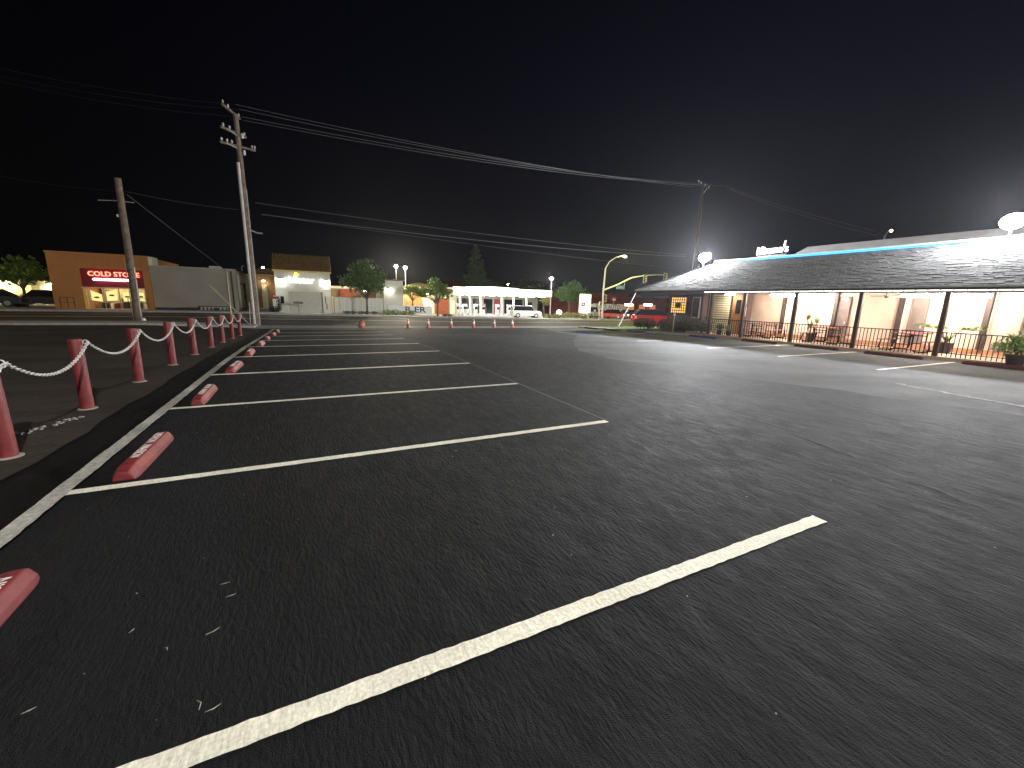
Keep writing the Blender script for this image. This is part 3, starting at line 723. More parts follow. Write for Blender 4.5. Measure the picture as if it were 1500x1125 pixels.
# lattice window on the end wall
w = rb().box(22.44, 22.498, 19.30, 20.75, 1.08, 2.30).build('window', M_fascia, R)
rb().box(22.425, 22.439, 19.40, 20.65, 1.17, 2.22).build('pane', glow('amber_window', (1, .55, .16), 1.5), w)
lt = rb()
for i in range(8): y = 19.40+i*1.25/7; lt.box(22.39, 22.42, y-.022, y+.022, 1.15, 2.24)
for i in range(7): z = 1.17+i*1.05/6; lt.box(22.375, 22.389, 19.38, 20.67, z-.022, z+.022)
lt.box(22.36, 22.374, 19.8, 20.25, 1.55, 1.85); lt.build('lattice', M_fascia, w)
w = rb().box(22.44, 22.498, 18.35, 18.95, .9, 2.25).build('window', M_white, R)
rb().box(22.42, 22.438, 18.41, 18.89, .96, 2.19).build('pane', M_glass, w)
# upper roof behind the neon edge
rb().add([(27.5, YS, 4.4), (27.5, 17.2, 4.4), (29.2, 16.2, 5.62), (29.2, YS, 5.62), (40, 17.2, 4.4), (40, 16.2, 5.62), (40, YS, 5.62)],
         [(0, 3, 2, 1), (1, 2, 5, 4), (3, 6, 5, 2)]).build('upper_roof', M_parapet, R)
rb().box(24.22, 24.30, YS, YT, 4.40, 4.63).build('parapet_board', M_trim, R)
ne = rb(); ne.tube([(24.17, YT-.05, 4.52), (24.17, YS, 4.52)], .034, 6); ne.build('neon_tube', glow('blue_neon', (.03, .33, 1.0), 5.5), R)
for i in range(22): rb().box(24.15, 24.219, YT-.4-i*1.1, YT-.37-i*1.1, 4.48, 4.56).build('neon_clip', M_galv, R)

# script-like illuminated name on the roof edge
t = thing('roof_sign', (24.3, 15.4, 4.64), 'white glowing script name sign standing on the restaurant roof edge', 'sign')
gl = glow('sign_white', (1, .88, .92), 2.6)
text('lettering', "Mimmo's", .62, gl, (24.28, 15.42, 4.97), (0, -1, .02), (0, .12, 1), t, extrude=.05, sx=.80, shear=.2, bevel=.006)
MB(t.location).tube([(24.28, 14.72, 5.15), (24.28, 14.70, 5.42)], .035, 6).build('apostrophe_tip', gl, t)
MB(t.location).box(24.33, 24.37, 14.6, 16.25, 4.64, 4.70).build('mounting_rail', M_galv, t)
for y in (14.8, 15.5, 16.1): MB(t.location).box(24.33, 24.36, y, y+.03, 4.70, 5.0).build('bracket', M_galv, t)

# floodlights on the roof edge
def flood(x, y, z, label, P, r=.33):
    t = thing('floodlight', (x, y, z-.45), label, 'floodlight', 'roof floodlights')
    MB().tube([(0, 0, -.1), (0, 0, .28)], .03, 8).build('bracket', M_galv, t)
    MB().tube([(0, -.2, .45), (0, -.2, .28), (0, .2, .28), (0, .2, .45)], .016, 6).build('yoke', M_galv, t)
    hd = MB().obox((.32, 0, .58), (.05, 0, .02), (0, .25, 0), (-.03, 0, .19)).build('housing', M_galv, t, bevel=.02)
    MB().ball((0, 0, .45), r, 8, 6, (.75, 1.05, .85)).build('lens', glow('flood_'+str(int(P)), (.97, .98, 1), P/(PI*4*PI*r*r)), hd, smooth=True)
    return t
flood(24.0, 19.75, 4.86, 'starburst bright floodlight on the far left corner of the restaurant roof', FLOOD_A)
flood(24.0, 6.2, 5.12, 'bright floodlight above the neon edge at the right border of the photo', FLOOD_B)

# fluorescent fixtures under the porch ceiling
fm = glow('fluorescent', (1, .90, .79), 250)
for i, (y0, y1) in enumerate(((12.42, 13.62), (10.95, 12.32), (6.98, 8.25), (5.72, 6.88))):
    t = thing('porch_light', (22, (y0+y1)/2, 2.5), ['leftmost long fluorescent porch light', 'second long fluorescent porch light, above the palm', 'third long fluorescent porch light, above the door',
              'rightmost long fluorescent porch light'][i], 'porch light', 'fluorescent porch lights')
    hh = (y1-y0)/2
    MB().box(-.07, .07, -hh, hh, -.115, -.001).build('housing', M_white, t)
    MB().tube([(0, -hh+.02, -.17), (0, hh-.02, -.17)], .075, 10).build('diffuser', fm, t, smooth=True)
# added porch light, unseen, beyond the frame on the right
for y in (3.2,):
    t = thing('porch_light', (22, y, 2.5), 'added long fluorescent porch light beyond the right edge of the photo', 'porch light', 'fluorescent porch lights')
    MB().box(-.07, .07, -.6, .6, -.115, -.001).build('housing', M_white, t)
    MB().tube([(0, -.58, -.17), (0, .58, -.17)], .075, 10).build('diffuser', fm, t, smooth=True)

# porch railing
M_iron = mat('black_iron', (.007, .006, .006), .75, spec=.1)
F = thing('porch_railing', (20.7, 10, .1), 'long dark metal railing with thin balusters along the restaurant porch', 'railing')
ys = [16.15, 14.16, 11.61, 9.05, 6.45, 3.85, 1.25]
bal = None
for ya, yb in zip(ys, ys[1:]):
    for z, h in ((.97, .035), (.24, .025)):
        MB(F.location).box(20.685, 20.715, yb+.072, ya-.072, z-h/2, z+h/2).build('rail', M_iron, F)
    n = int((ya-yb-.14)/.122)
    for k in range(1, n):
        y = yb+.07+(ya-yb-.14)*k/n
        if bal is None:
            o = MB().box(-.011, .011, -.011, .011, 0, .85).build('baluster', M_iron, F); bal = o.data
        else: o = bpy.data.objects.new('baluster', bal); col.objects.link(o); o.parent = F
        o.location = (0, y-10, .01)

# picnic tables
def picnic(loc, label, rz=0):
    t = thing('picnic_table', loc, label, 'picnic table', 'picnic tables on the porch', rz)
    for k in range(3): MB().box(-.85, .85, -.36+k*.245, -.36+k*.245+.235, .72, .755).build('top_plank', M_tabletop, t)
    for s_ in (-1, 1): MB().box(-.85, .85, s_*.68-.13, s_*.68+.13, .43, .462).build('bench', M_tabletop, t, bevel=.005)
    for x in (-.6, .6):
        f = MB()
        f.tube([(x, -.25, .72), (x, -.25, .12), (x, -.36, .04), (x, -.72, .04), (x, -.80, .12), (x, -.74, .43)], .026, 6)
        f.tube([(x, .25, .72), (x, .25, .12), (x, .36, .04), (x, .72, .04), (x, .80, .12), (x, .74, .43)], .026, 6)
        f.bar((x, -.26, .62), (x, .26, .62), .04); f.bar((x, -.25, .3), (x, .25, .3), .03)
        f.build('leg_frame', M_iron, t, smooth=True)
    return t
picnic((22.0, 13.75, .1), 'picnic table farthest left on the porch, beside the brown door')
picnic((22.1, 10.75, .1), 'middle picnic table on the porch, right of the potted palm')
picnic((21.9, 7.6, .1), 'picnic table nearest the camera, with the spreading plant behind')

# ---- plants
def blades(b, c, n, L, w, spread, rnd, up=1., droop=.5, seg=3):
    for _ in range(n):
        a = rnd.uniform(0, 2*PI); el = rnd.uniform(.15, 1.)*spread; l = L*rnd.uniform(.6, 1.1)
        d = Vector((math.cos(a)*math.sin(el), math.sin(a)*math.sin(el), math.cos(el)*up)); s_ = Vector((-math.sin(a), math.cos(a), 0))*w/2
        vs = []; p = Vector(c)
        for k in range(seg+1):
            ww = s_*(1-(k/seg)**1.6*.92); vs += [p-ww, p+ww]; p = p+d*l/seg; d = (d-Vector((0, 0, droop/seg))).normalized()
        b.add(vs, [(2*i, 2*i+1, 2*i+3, 2*i+2) for i in range(seg)])
def leafcloud(b, blobs, n, size, rnd, shell=.55):
    tot = sum(q[3]**2 for q in blobs)
    for (x, y, z, r, sz) in blobs:
        for _ in range(int(n*r*r/tot)):
            while True:
                d = Vector((rnd.gauss(0, 1), rnd.gauss(0, 1), rnd.gauss(0, 1)))
                if d.length > .1: break
            d.normalize(); q = r*(shell+(1-shell)*rnd.random()**.6)*(1+.14*math.sin(d.x*7+x)*math.cos(d.y*6+d.z*5))
            p = Vector((x+d.x*q, y+d.y*q, z+d.z*q*sz))
            s_ = size*rnd.uniform(.6, 1.35); nn = (d+Vector((rnd.gauss(0, .6), rnd.gauss(0, .6), rnd.gauss(0, .6)))).normalized()
            u = nn.cross(Vector((rnd.random(), rnd.random(), rnd.random()))).normalized(); v = nn.cross(u)
            b.add([p-u*s_, p-v*s_*.45+nn*s_*.12, p+u*s_, p+v*s_*.45+nn*s_*.12], [(0, 1, 2, 3)])
def pot(t, r, h, m=None):
    MB().lathe([(r*.7, 0), (r, h*.9), (r*1.08, h*.9), (r*1.08, h), (r*.9, h), (r*.85, h*.93)], 14).build('pot', m or M_pot, t, smooth=True)
def potted(loc, label, r, h, kind, m=M_leaf, **kw):
    t = thing('potted_plant', loc, label, 'potted plant'); pot(t, r, h); rn = random.Random(int(loc[1]*100))
    b = MB()
    if kind == 'palm':
        st = MB(); 
        for (x, y, H_) in ((-.05, .22, 1.05), (.05, -.18, .9), (0, .02, .62)):
            st.tube([(x*.3, y*.3, h), (x, y, H_)], .022, 6); blades(b, (x, y, H_), 30, .62, .05, 1.5, rn, droop=.9)
        st.build('stem', M_bark, t)
    elif kind == 'bush':
        leafcloud(b, kw['blobs'], kw['n'], kw['size'], rn, .35); blades(b, (0, 0, h), 26, kw.get('L', .9), .04, 1.1, rn, droop=.8)
    elif kind == 'spread':
        st = MB()
        for k in range(9):
            a = rn.uniform(0, 2*PI); L = rn.uniform(.7, 1.2); e = Vector((math.cos(a)*.5, math.sin(a)*L, h+.55+rn.uniform(-.1, .15)))
            mid = Vector((math.cos(a)*.15, math.sin(a)*L*.35, h+.55)); st.tube([(0, 0, h), mid, e], [.014, .01, .006], 5)
            for j in range(26):
                q = mid.lerp(e, rn.random()); blades(b, q, 1, .14, .05, 1.6, rn, droop=.4, seg=2)
        blades(b, (0, 0, h), 18, .5, .05, .9, rn); st.build('stem', M_bark, t)
    b.build('foliage', m, t)
    return t
potted((22.6, 11.72, .1), 'potted palm with spiky yellow green fronds standing before the porch wall', .2, .38, 'palm', M_leafy)
potted((22.5, 6.75, .1), 'potted plant with wide thin spreading branches behind the nearest picnic table', .22, .42, 'spread', M_leafl)
potted((20.25, 4.40, 0), 'large leafy bush in a dark pot at the right edge of the photo', .24, .42, 'bush', M_leafl, blobs=[(0, 0, .78, .42, .9), (-.15, .3, .62, .28, .8), (.1, -.3, .7, .3, .8)], n=900, size=.055, L=.95)
potted((20.95, 15.62, .1), 'left one of two small potted plants behind the far end of the railing', .15, .26, 'bush', M_leaf, blobs=[(0, 0, .45, .22, .9)], n=200, size=.04, L=.6)
potted((20.95, 15.05, .1), 'right one of two small potted plants behind the far end of the railing', .15, .24, 'bush', M_leafy, blobs=[(0, 0, .42, .2, .9)], n=200, size=.04, L=.5)
# hanging hook and fan blades hint
t = thing('ceiling_fan', (22, 8.75, 2.5), 'small ceiling fan beside the third porch light', 'ceiling fan')
MB().tube([(0, 0, 0), (0, 0, -.16)], .015, 6).build('rod', M_dark, t); MB().lathe([(.03, -.14), (.08, -.17), (.08, -.23), (.04, -.26)], 12).build('motor', M_postb, t, smooth=True)
for k in range(4):
    a = k*PI/2+.3; MB().obox((math.cos(a)*.3, math.sin(a)*.3, -.2), (math.cos(a)*.2, math.sin(a)*.2, 0), (-math.sin(a)*.05, math.cos(a)*.05, .01), (0, 0, .005)).build('blade', M_trim, t)

# shrubs in the planting bed left of the porch
rn = random.Random(21)
for i, (x, y, r, h, m, lab) in enumerate(((21.3, 17.1, .62, .75, M_leafd, 'tall dark shrub against the porch corner post'), (21.5, 18.5, .6, .8, M_leafd, 'dark tangled shrub right of the lattice window'),
        (21.4, 20.1, .6, .55, M_hedge, 'brownish dry shrub right under the lattice window'), (21.3, 21.5, .55, .5, M_hedge, 'low dry shrub left of the lattice window'), (21.9, 22.9, .6, .5, M_hedge, 'low dry shrub farthest left under the roof corner'))):
    t = thing('shrub', (x, y, .0), lab, 'shrub', 'shrubs in the bed beside the restaurant')
    b = MB(); leafcloud(b, [(0, 0, h*.8, r, .85), (.1, .35, h*.6, r*.65, .8), (-.1, -.35, h*.55, r*.6, .8)], 900, .06, rn, .3); blades(b, (0, 0, .05), 34, h*1.6, .035, .9, rn, droop=.4)
    b.build('foliage', mat('dry_leaf', (.13, .115, .075), .8, var=.5, scale=6) if m is M_hedge else mat('shrub_leaf', (.07, .075, .045), .7, var=.5, scale=6), t)
    s_ = MB()
    for k in range(6): a = k*1.05; s_.tube([(0, 0, 0), (math.cos(a)*r*.4, math.sin(a)*r*.4, h*.7)], [.018, .008], 5)
    s_.build('stems', M_bark, t)
t = thing('marker_stake', (21.0, 19.0, .0), 'thin pale stake among the shrubs under the lattice window', 'stake')
MB().tube([(0, 0, 0), (0, 0, 1.15)], .022, 6).build('shaft', M_trim, t); MB().box(-.03, .03, -.05, .05, 1.0, 1.18).build('tag_plate', M_white, t)

# ------------------------------------------------------------------ across the street, left to right
def G3(x, y, dz=0): return (x, y, gz(x, y)+dz)
# -- orange ice cream shop
Y0 = 48.; O = (-16, Y0, .0)
S = thing('shop_building', O, 'orange stucco shop with red lit name sign and bright display windows', 'shop')
def sb(): return MB(O)
XL, XR, ZT = -19.15, -12.62, 4.6
sb().box(XL, -17.25, Y0, Y0+10, -.3, ZT).box(-13.12, XR, Y0, Y0+10, -.3, 3.72).box(-17.25, -13.12, Y0, Y0+10, 3.42, ZT).box(-13.12, XR-.02, Y0+.05, Y0+10, 3.72, ZT).build('wall', M_orange, S)
sb().box(XL-.05, XR+.05, Y0-.05, Y0+.15, ZT, ZT+.1).build('coping', M_orangel, S)
sb().box(XR-.0, XR+.28, Y0+.0, Y0+1.6, 3.9, ZT+.05).build('parapet_return', M_trim, S)
pn = sb().box(-17.25, -13.12, Y0+.06, Y0+.35, 1.88, 3.42).build('sign_panel', M_signred, S)
rg = glow('red_neon_letters', (1, .20, .13), 4)
sgn = thing('shop_sign', (-15.2, Y0, 2.9), 'red glowing COLD STONE letters above the shop windows', 'sign')
text('lettering', 'COLD STONE', .56, rg, (-15.05, Y0-.06, 2.98), (1, 0, 0), (0, 0, 1), sgn, extrude=.05, sx=.98, bevel=.0)
MB(sgn.location).prism([(-16.4, 2.44), (-16.5, 2.52), (-16.4, 2.62), (-14.0, 2.62), (-13.9, 2.52), (-14.0, 2.44)], 'y', Y0-.12, Y0+.055).build('lower_light_box', glow('lavender_box', (.88, .82, 1), 7), sgn)
text('lettering', 'CREAMERY', .17, glow('cream_letters', (1, .9, 1), 3), (-15.2, Y0-.135, 2.53), (1, 0, 0), (0, 0, 1), sgn, extrude=.005, sx=1.6)
MB(sgn.location).box(-16.9, -13.4, Y0-.02, Y0+.055, 2.70, 2.74).build('raceway', M_signred, sgn)
sb().box(-17.3, -13.1, Y0-.10, Y0+.05, 1.78, 1.87).build('awning_edge', mat('peach_edge', (.7, .4, .26), .6), S)
sb().box(-17.25, -17.05, Y0-.03, Y0+.2, 0, 1.78).build('door_column', mat('amber_column', (.75, .45, .12), .6), S)
# window with rooms behind it
room = sb(); room.box(-17.05, -13.12, Y0+3, Y0+3.1, 0, 1.9); room.build('room_back', mat('shop_interior', (.5, .42, .25), .8, var=.6, scale=1.5), S)
sb().box(-17.05, -13.12, Y0+.35, Y0+3, 1.80, 1.87).build('room_ceiling', glow('shop_ceiling', (1, .86, .55), 2.4), S)
sb().box(-17.05, -13.12, Y0+.35, Y0+3, -.05, .02).build('room_floor', M_brown, S)
rn = random.Random(4)
for i in range(13):
    x = -16.9+i*.29; h = rn.uniform(.4, .95)
    MB(O).box(x, x+rn.uniform(.12, .25), Y0+rn.uniform(.9, 2.2), Y0+2.4, .02, h).build('display_stand', random.choice((M_dark, M_brown, M_white, M_signred)), S)
for i, x in enumerate((-17.0, -16.0, -15.0, -14.1, -13.2)):
    sb().box(x-.03, x+.03, Y0+.2, Y0+.26, 0, 1.78).build('mullion', M_galv, S)
wn_ = sb().box(-17.02, -13.13, Y0+.22, Y0+.235, .62, .68).build('window_rail', M_galv, S)
pm = glow('poster_lit', (1, .78, .30), .9)
for i, (x0, x1, z0, z1, sh_) in enumerate(((-16.85, -16.15, .75, 1.6, .35), (-15.85, -15.15, .7, 1.5, -.2), (-14.75, -14.2, .7, 1.5, 0), (-13.75, -13.3, .75, 1.5, .0))):
    p = sb().add([(x0, Y0+.19, z0), (x1, Y0+.19, z0-sh_*.3), (x1, Y0+.19, z1-sh_), (x0, Y0+.19, z1)], [(0, 1, 2, 3)]).add([(x0, Y0+.195, z0), (x1, Y0+.195, z0-sh_*.3), (x1, Y0+.195, z1-sh_), (x0, Y0+.195, z1)], [(3, 2, 1, 0)]).build('poster', pm, S)
    MB(O).ball(((x0+x1)/2, Y0+.18, (z0+z1)/2-sh_*.5), .12, 8, 6, (1.6, .05, .7)).build('poster_print', M_redroof if i % 2 else M_leafl, p)
rl = thing('handrail', (-18.0, Y0-1.1, .1), 'thin dark handrail in front of the orange wall, left of the shop door', 'handrail')
def hrail(t, x0, x1, y, z0):
    b = MB(t.location); b.box(x0, x1, y, y+.04, z0+.85, z0+.89); b.box(x0, x1, y, y+.03, z0+.45, z0+.48)
    b.build('rail', M_dark, t)
    for x in (x0, (x0+x1)/2, x1-.04): MB(t.location).box(x, x+.04, y, y+.04, z0, z0+.85).build('post', M_dark, t)
hrail(rl, -18.4, -17.5, Y0-1.1, .1)
rl = thing('handrail', (-13.3, Y0-1.1, .1), 'thin dark handrail in front of the shop, beside the grey building corner', 'handrail')
hrail(rl, -14.1, -12.7, Y0-1.1, .1)
for x in (-17.9, -13.0, -16.6): pass
# small wall lights washing the wall over the street side
def wall_light(loc, label, s, c=(1, .95, .85), w=.3, d=-1, cat='wall light', grp='wall lights'):
    t = thing('wall_light', loc, label, cat, grp)
    MB().box(-w/2, w/2, -.16, 0, 0, .16).build('housing', M_dark, t)
    MB().box(-w/2+.02, w/2-.02, -.14, -.02, -.05, -.002).build('lens', glow('wl_%s_%d' % (label[:9], s), c, s*3), t)
    return t
lamp_post((-33, 38, gz(-33, 38)), 9, 'added fill lamp outside the left edge of the photo, lighting the orange shop', glow('added_warm_lamp', (1, .82, .55), 2600), r=.2, group='added lamps beyond the frame')  # unseen lamp, added to wash the orange and grey shop fronts with light
# -- grey windowless building
O = (-9.4, Y0, 0)
B2 = thing('shop_building', O, 'plain windowless grey stucco building between orange shop and tall pole', 'building')
MB(O).box(-12.6, -6.2, Y0, Y0+13, -.3, 3.86).build('wall', M_grey, B2)
MB(O).box(-12.62, -6.14, Y0-.04, Y0+.12, 3.86, 3.94).build('coping', M_kerb, B2)
MB(O).box(-12.6, -6.6, Y0-.02, Y0-.002, -.2, .22).build('dark_base', M_dark, B2)
MB(O).box(-6.2, -6.14, Y0+1.2, Y0+13, .2, 3.5).build('lit_side_panel', M_cream, B2)  # paler sheet, lamplight on the side wall put into its colour
for x, m in ((-6.85, M_trim), (-6.5, M_fascia)): MB(O).tube([(x, Y0-.07, .1), (x, Y0-.07, 3.75)], .05, 8).build('downspout', m, B2)
pp = MB(O)
pp.tube([(-6.08, Y0+1.8, 2.6), (-6.0, Y0+3.6, 2.6), (-6.0, Y0+3.9, 2.3), (-6.0, Y0+3.9, 1.9)], .06, 6).tube([(-6.08, Y0+5, .2), (-6.08, Y0+5, 2.8)], .05, 6).tube([(-6.08, Y0+4.4, 1.2), (-6.08, Y0+5, 1.5)], .1, 6)
pp.build('pipework', M_dark, B2)
MB(O).box(-8.6, -7.7, Y0+2.2, Y0+3.4, 3.94, 4.25).build('roof_unit', M_galv, B2, bevel=.03)
MB(O).tube([(-5.9, Y0+2.5, 3.9), (-5.9, Y0+2.5, 4.35), (-5.7, Y0+2.5, 4.45)], .06, 8).build('vent_pipe', M_trim, B2)
rk = thing('storage_rack', (-7.9, 46.5, gz(-8, 46.5)+.1), 'low dark rack of pale drums against the grey wall', 'rack')
MB(rk.location).box(-9.1, -6.7, 46.3, 46.8, .40, .46).box(-9.1, -6.7, 46.3, 46.8, .05, .1).box(-9.1, -9.04, 46.3, 46.8, .1, .4).box(-6.76, -6.7, 46.3, 46.8, .1, .4).build('frame', M_dark, rk)
for i in range(8):
    if i == 4: continue
    MB(rk.location).lathe([(.08, .1), (.10, .13), (.10, .32), (.06, .37)], 10, (-8.9+i*.29, 46.5, 0)).build('drum', M_kerb if i < 5 else M_signgreen, rk, smooth=True)

# -- brown building between grey one and the car wash
O = (-5, 62, 0)
B3 = thing('distant_building', O, 'brown stucco building with two bright wall lights behind the tall pole', 'building')
MB(O).box(-6.4, -2.2, 62, 72, -.6, 4.2).build('wall', M_brown, B3)
MB(O).add([(-6.6, 61.7, 4.2), (-1.9, 61.7, 4.2), (-1.9, 72, 4.2), (-6.6, 72, 4.2), (-5.6, 67, 5.2), (-2.6, 67, 5.0)], [(0, 1, 5, 4), (1, 2, 5), (2, 3, 4, 5), (3, 0, 4)]).build('roof', M_brown, B3)
for x in (-5.0, -3.35): MB(O).box(x-.3, x+.3, 61.8, 61.99, -.3, 2.8).build('pilaster', M_cream, B3)
wall_light((-5.0, 61.6, 3.35), 'left bright wall light on the brown building behind the pole', 60, (1, .88, .6), .35)
wall_light((-3.35, 61.6, 2.75), 'right bright wall light on the brown building behind the pole', 60, (1, .88, .6), .35)

# -- car wash with tile roof
Y1 = 47.; O = (-.4, Y1, -.15)
C = thing('car_wash_building', O, 'cream siding building with brown tile roof, roller door and glowing Mister sign', 'building')
XA, XB, ZE = -2.88, 2.12, 3.95
def cb(): return MB(O)
cb().box(XA, -1.80, Y1, Y1+.25, -.4, ZE).box(1.30, XB, Y1, Y1+.25, -.4, ZE).box(-1.80, 1.30, Y1, Y1+.25, 2.0, ZE).box(XA, XB, Y1+.25, Y1+16, -.4, ZE-.02).build('wall', M_tan, C)
for i in range(15): # lap siding boards above the door
    cb().box(XA+.1, XB-.1, Y1-.03, Y1-.001, 2.25+i*.11, 2.25+i*.11+.095).build('siding_board', M_tan, C)
for x in (XA, XB-.1): cb().box(x, x+.1, Y1-.05, Y1-.001, -.3, ZE-.12).build('corner_board', M_trim, C)
cb().box(-1.98, 1.48, Y1-.06, Y1-.001, 2.02, 2.16).box(-1.98, -1.82, Y1-.06, Y1-.001, -.2, 2.018).box(1.32, 1.48, Y1-.06, Y1-.001, -.2, 2.018).build('door_trim', M_trim, C)
gd = cb().box(-1.80, 1.30, Y1+.16, Y1+.2, -.2, 2.0).build('roller_door', M_garage, C)
for i in range(12): cb().prism([(Y1+.10, -.15+i*.178), (Y1+.158, -.15+i*.178), (Y1+.158, -.15+i*.178+.16), (Y1+.13, -.15+i*.178+.16)], 'x', -1.72, 1.22).build('slat', M_garage, gd)
cb().box(XA-.12, XB+.12, Y1-.30, Y1-.12, ZE-.06, ZE+.10).build('gutter', mat('yellow_gutter', (.70, .56, .18), .6), C)
cb().box(XA-.1, XB+.1, Y1-.12, Y1+.1, ZE-.05, ZE-.01).build('soffit', M_trim, C)
rt = cb().add([(XA-.12, Y1-.28, ZE+.10), (XB+.12, Y1-.28, ZE+.10), (XB+.02, Y1+1.7, ZE+1.70), (XA+.08, Y1+1.7, ZE+1.70), (XB+.02, Y1+4.5, ZE+1.6), (XA+.08, Y1+4.5, ZE+1.6), (XA-.12, Y1+9, ZE), (XB+.12, Y1+9, ZE)],
         [(0, 1, 2, 3), (3, 2, 4, 5), (5, 4, 7, 6), (0, 3, 5, 6), (1, 7, 4, 2)]).build('roof', M_tile, C)
tl = cb(); slp = Vector((0, 1.98, 1.60)); sn = Vector((0, -1.6, 1.98)).normalized()
for i in range(26):
    x = XA-.06+i*(XB-XA+.12)/25
    for j in range(9):
        a = Vector((x, Y1-.30, ZE+.12))+slp*(j/9)+sn*.035; tl.tube([a, a+slp*(1/9)*1.04], [.075, .055], 6)
tl.build('barrel_tiles', M_tile, rt, kind='stuff', smooth=True)
ms = thing('mister_sign', (-.7, Y1-.1, 3.1), 'white glowing Mister letters with a yellow hat on the siding', 'sign')
text('lettering', 'Mister', .92, glow('mister_white', (1, 1, 1), 1.6), (-.55, Y1-.14, 3.12), (1, 0, 0), (0, 0, 1), ms, extrude=.07, sx=.98, bevel=.015)
hm = glow('hat_yellow', (.95, .75, .08), 1.6)
MB(ms.location).prism([(-1.20, 3.56), (-.72, 3.62), (-.70, 3.68), (-.84, 3.68), (-.88, 3.86), (-1.02, 3.90), (-1.10, 3.84), (-1.12, 3.66), (-1.22, 3.62)], 'y', Y1-.16, Y1-.06).build('hat', hm, ms)
wall_light((-2.35, Y1-.06, 3.15), 'left wall pack light beside the Mister letters', 190, (.95, 1, .95), .34)
wall_light((1.70, Y1-.06, 3.15), 'right wall pack light beside the Mister letters', 190, (.95, 1, .95), .34)
cb().box(1.52, 1.60, Y1-.05, Y1-.02, .9, 1.6).box(1.62, 1.70, Y1-.05, Y1-.02, .3, .9).build('menu_board', M_dark, C)
cb().box(-2.5, -2.2, Y1-.05, Y1-.02, .8, 1.5).build('side_window', M_glass, C)
q = onY(437, 443, 45.8)
t = thing('street_sign', (q.x, 45.8, gz(q.x, 45.8)), 'brown rectangular notice on a thin post before the roller door', 'sign')
MB().tube([(0, 0, 0), (0, 0, 1.15)], .02, 6).build('post', M_dark, t); MB().box(-.48, .48, -.03, -.01, .92, 1.22).build('frame', M_white, t)
MB().box(-.44, .44, -.042, -.031, .95, 1.19).build('panel', mat('sign_brown', (.13, .10, .08), .6), t)
text('lettering', 'NO PARKING', .11, M_kerb, (q.x, 45.8-.048, gz(q.x, 45.8)+1.07), (1, 0, 0), (0, 0, 1), t, extrude=.002)
q = onY(402, 434, 46)
t = thing('round_sign', (q.x, 46, gz(q.x, 46)), 'round red and white no entry sign above a white board', 'sign')
MB().tube([(0, 0, 0), (0, 0, 1.5)], .025, 6).build('post', M_galv, t)
MB().ball((0, -.02, 1.62), .2, 14, 8, (1, .08, 1)).build('disc', M_carr, t); MB().box(-.13, .13, -.05, -.037, 1.59, 1.65).build('bar', M_white, t)
MB().box(-.18, .22, -.03, -.01, .5, 1.35).build('board', M_white, t)
def shrub(x, y, r, h, label, m=M_leaf, n=500, size=.08, grp='shrubs across the street', seed=1, blobs=None):
    t = thing('shrub', (x, y, gz(x, y)+.08), label, 'shrub', grp); rn = random.Random(seed); b = MB()
    leafcloud(b, blobs or [(0, 0, h*.5, r, h*.5/r)], n, size, rn, .45); b.build('foliage', m, t)
    s_ = MB()
    for k in range(5): a = k*1.25; s_.tube([(0, 0, -.05), (math.cos(a)*r*.5, math.sin(a)*r*.5, h*.5)], [.02, .008], 5)
    s_.build('stems', M_bark, t); return t
shrub(-2.72, 46.2, .34, 1.55, 'tall narrow dark clipped shrub at the corner of the Mister building', M_hedge, 900, .05, seed=2)
shrub(-3.0, 45.9, .62, .62, 'low dark clipped box shrub at the foot of the tall narrow one', M_hedge, 800, .05, seed=3)

# -- white fence, buildings and tree right of the car wash
O = (4.9, 48, -.2)
FN = thing('white_fence', O, 'white panel fence with posts behind the round young tree', 'fence')
for i, x in enumerate(np.arange(2.45, 7.5, .42)):
    MB(O).box(x, x+.405, 48, 48.04, -.25, 1.48).build('panel', M_fence, FN)
for x in (2.3, 3.1, 5.25, 7.62): MB(O).box(x-.09, x+.06, 47.9, 47.997, -.3, 1.62).build('post', M_trim, FN)
MB(O).box(2.2, 7.7, 47.96, 48.08, 1.49, 1.56).build('top_rail', M_trim, FN)
O = (5, 56, -.2)
B4 = thing('distant_building', O, 'tan building with an orange awning behind the white fence', 'building')
MB(O).box(2.2, 8.8, 56, 64, -.6, 2.9).build('wall', M_brown, B4)
MB(O).box(3.6, 5.2, 55.7, 55.99, 1.6, 2.5).build('awning', M_redroof, B4)
MB(O).box(2.2, 8.8, 55.9, 55.998, 2.6, 2.9).build('cornice', M_trim, B4)
wall_light((6.6, 55.9, 2.45), 'bright wall light behind the round tree crown', 45, (1, .92, .75), .4)
O = (9.3, 50, -.2)
B5 = thing('distant_building', O, 'pale lap siding building lit from above right of the round tree', 'building')
MB(O).box(7.9, 10.1, 50.0, 58, -.5, 3.6).build('wall', M_tan, B5)
for i in range(20): MB(O).box(7.88, 10.12, 49.96, 49.998, -.2+i*.19, -.2+i*.19+.17).build('siding_board', M_tan, B5)
MB(O).box(7.7, 10.3, 49.7, 58.2, 3.62, 3.75).build('flat_roof', M_brown, B5)
wall_light((8.5, 49.8, 2.7), 'bright hooded light on the pale siding building', 60, (1, .95, .8), .4)

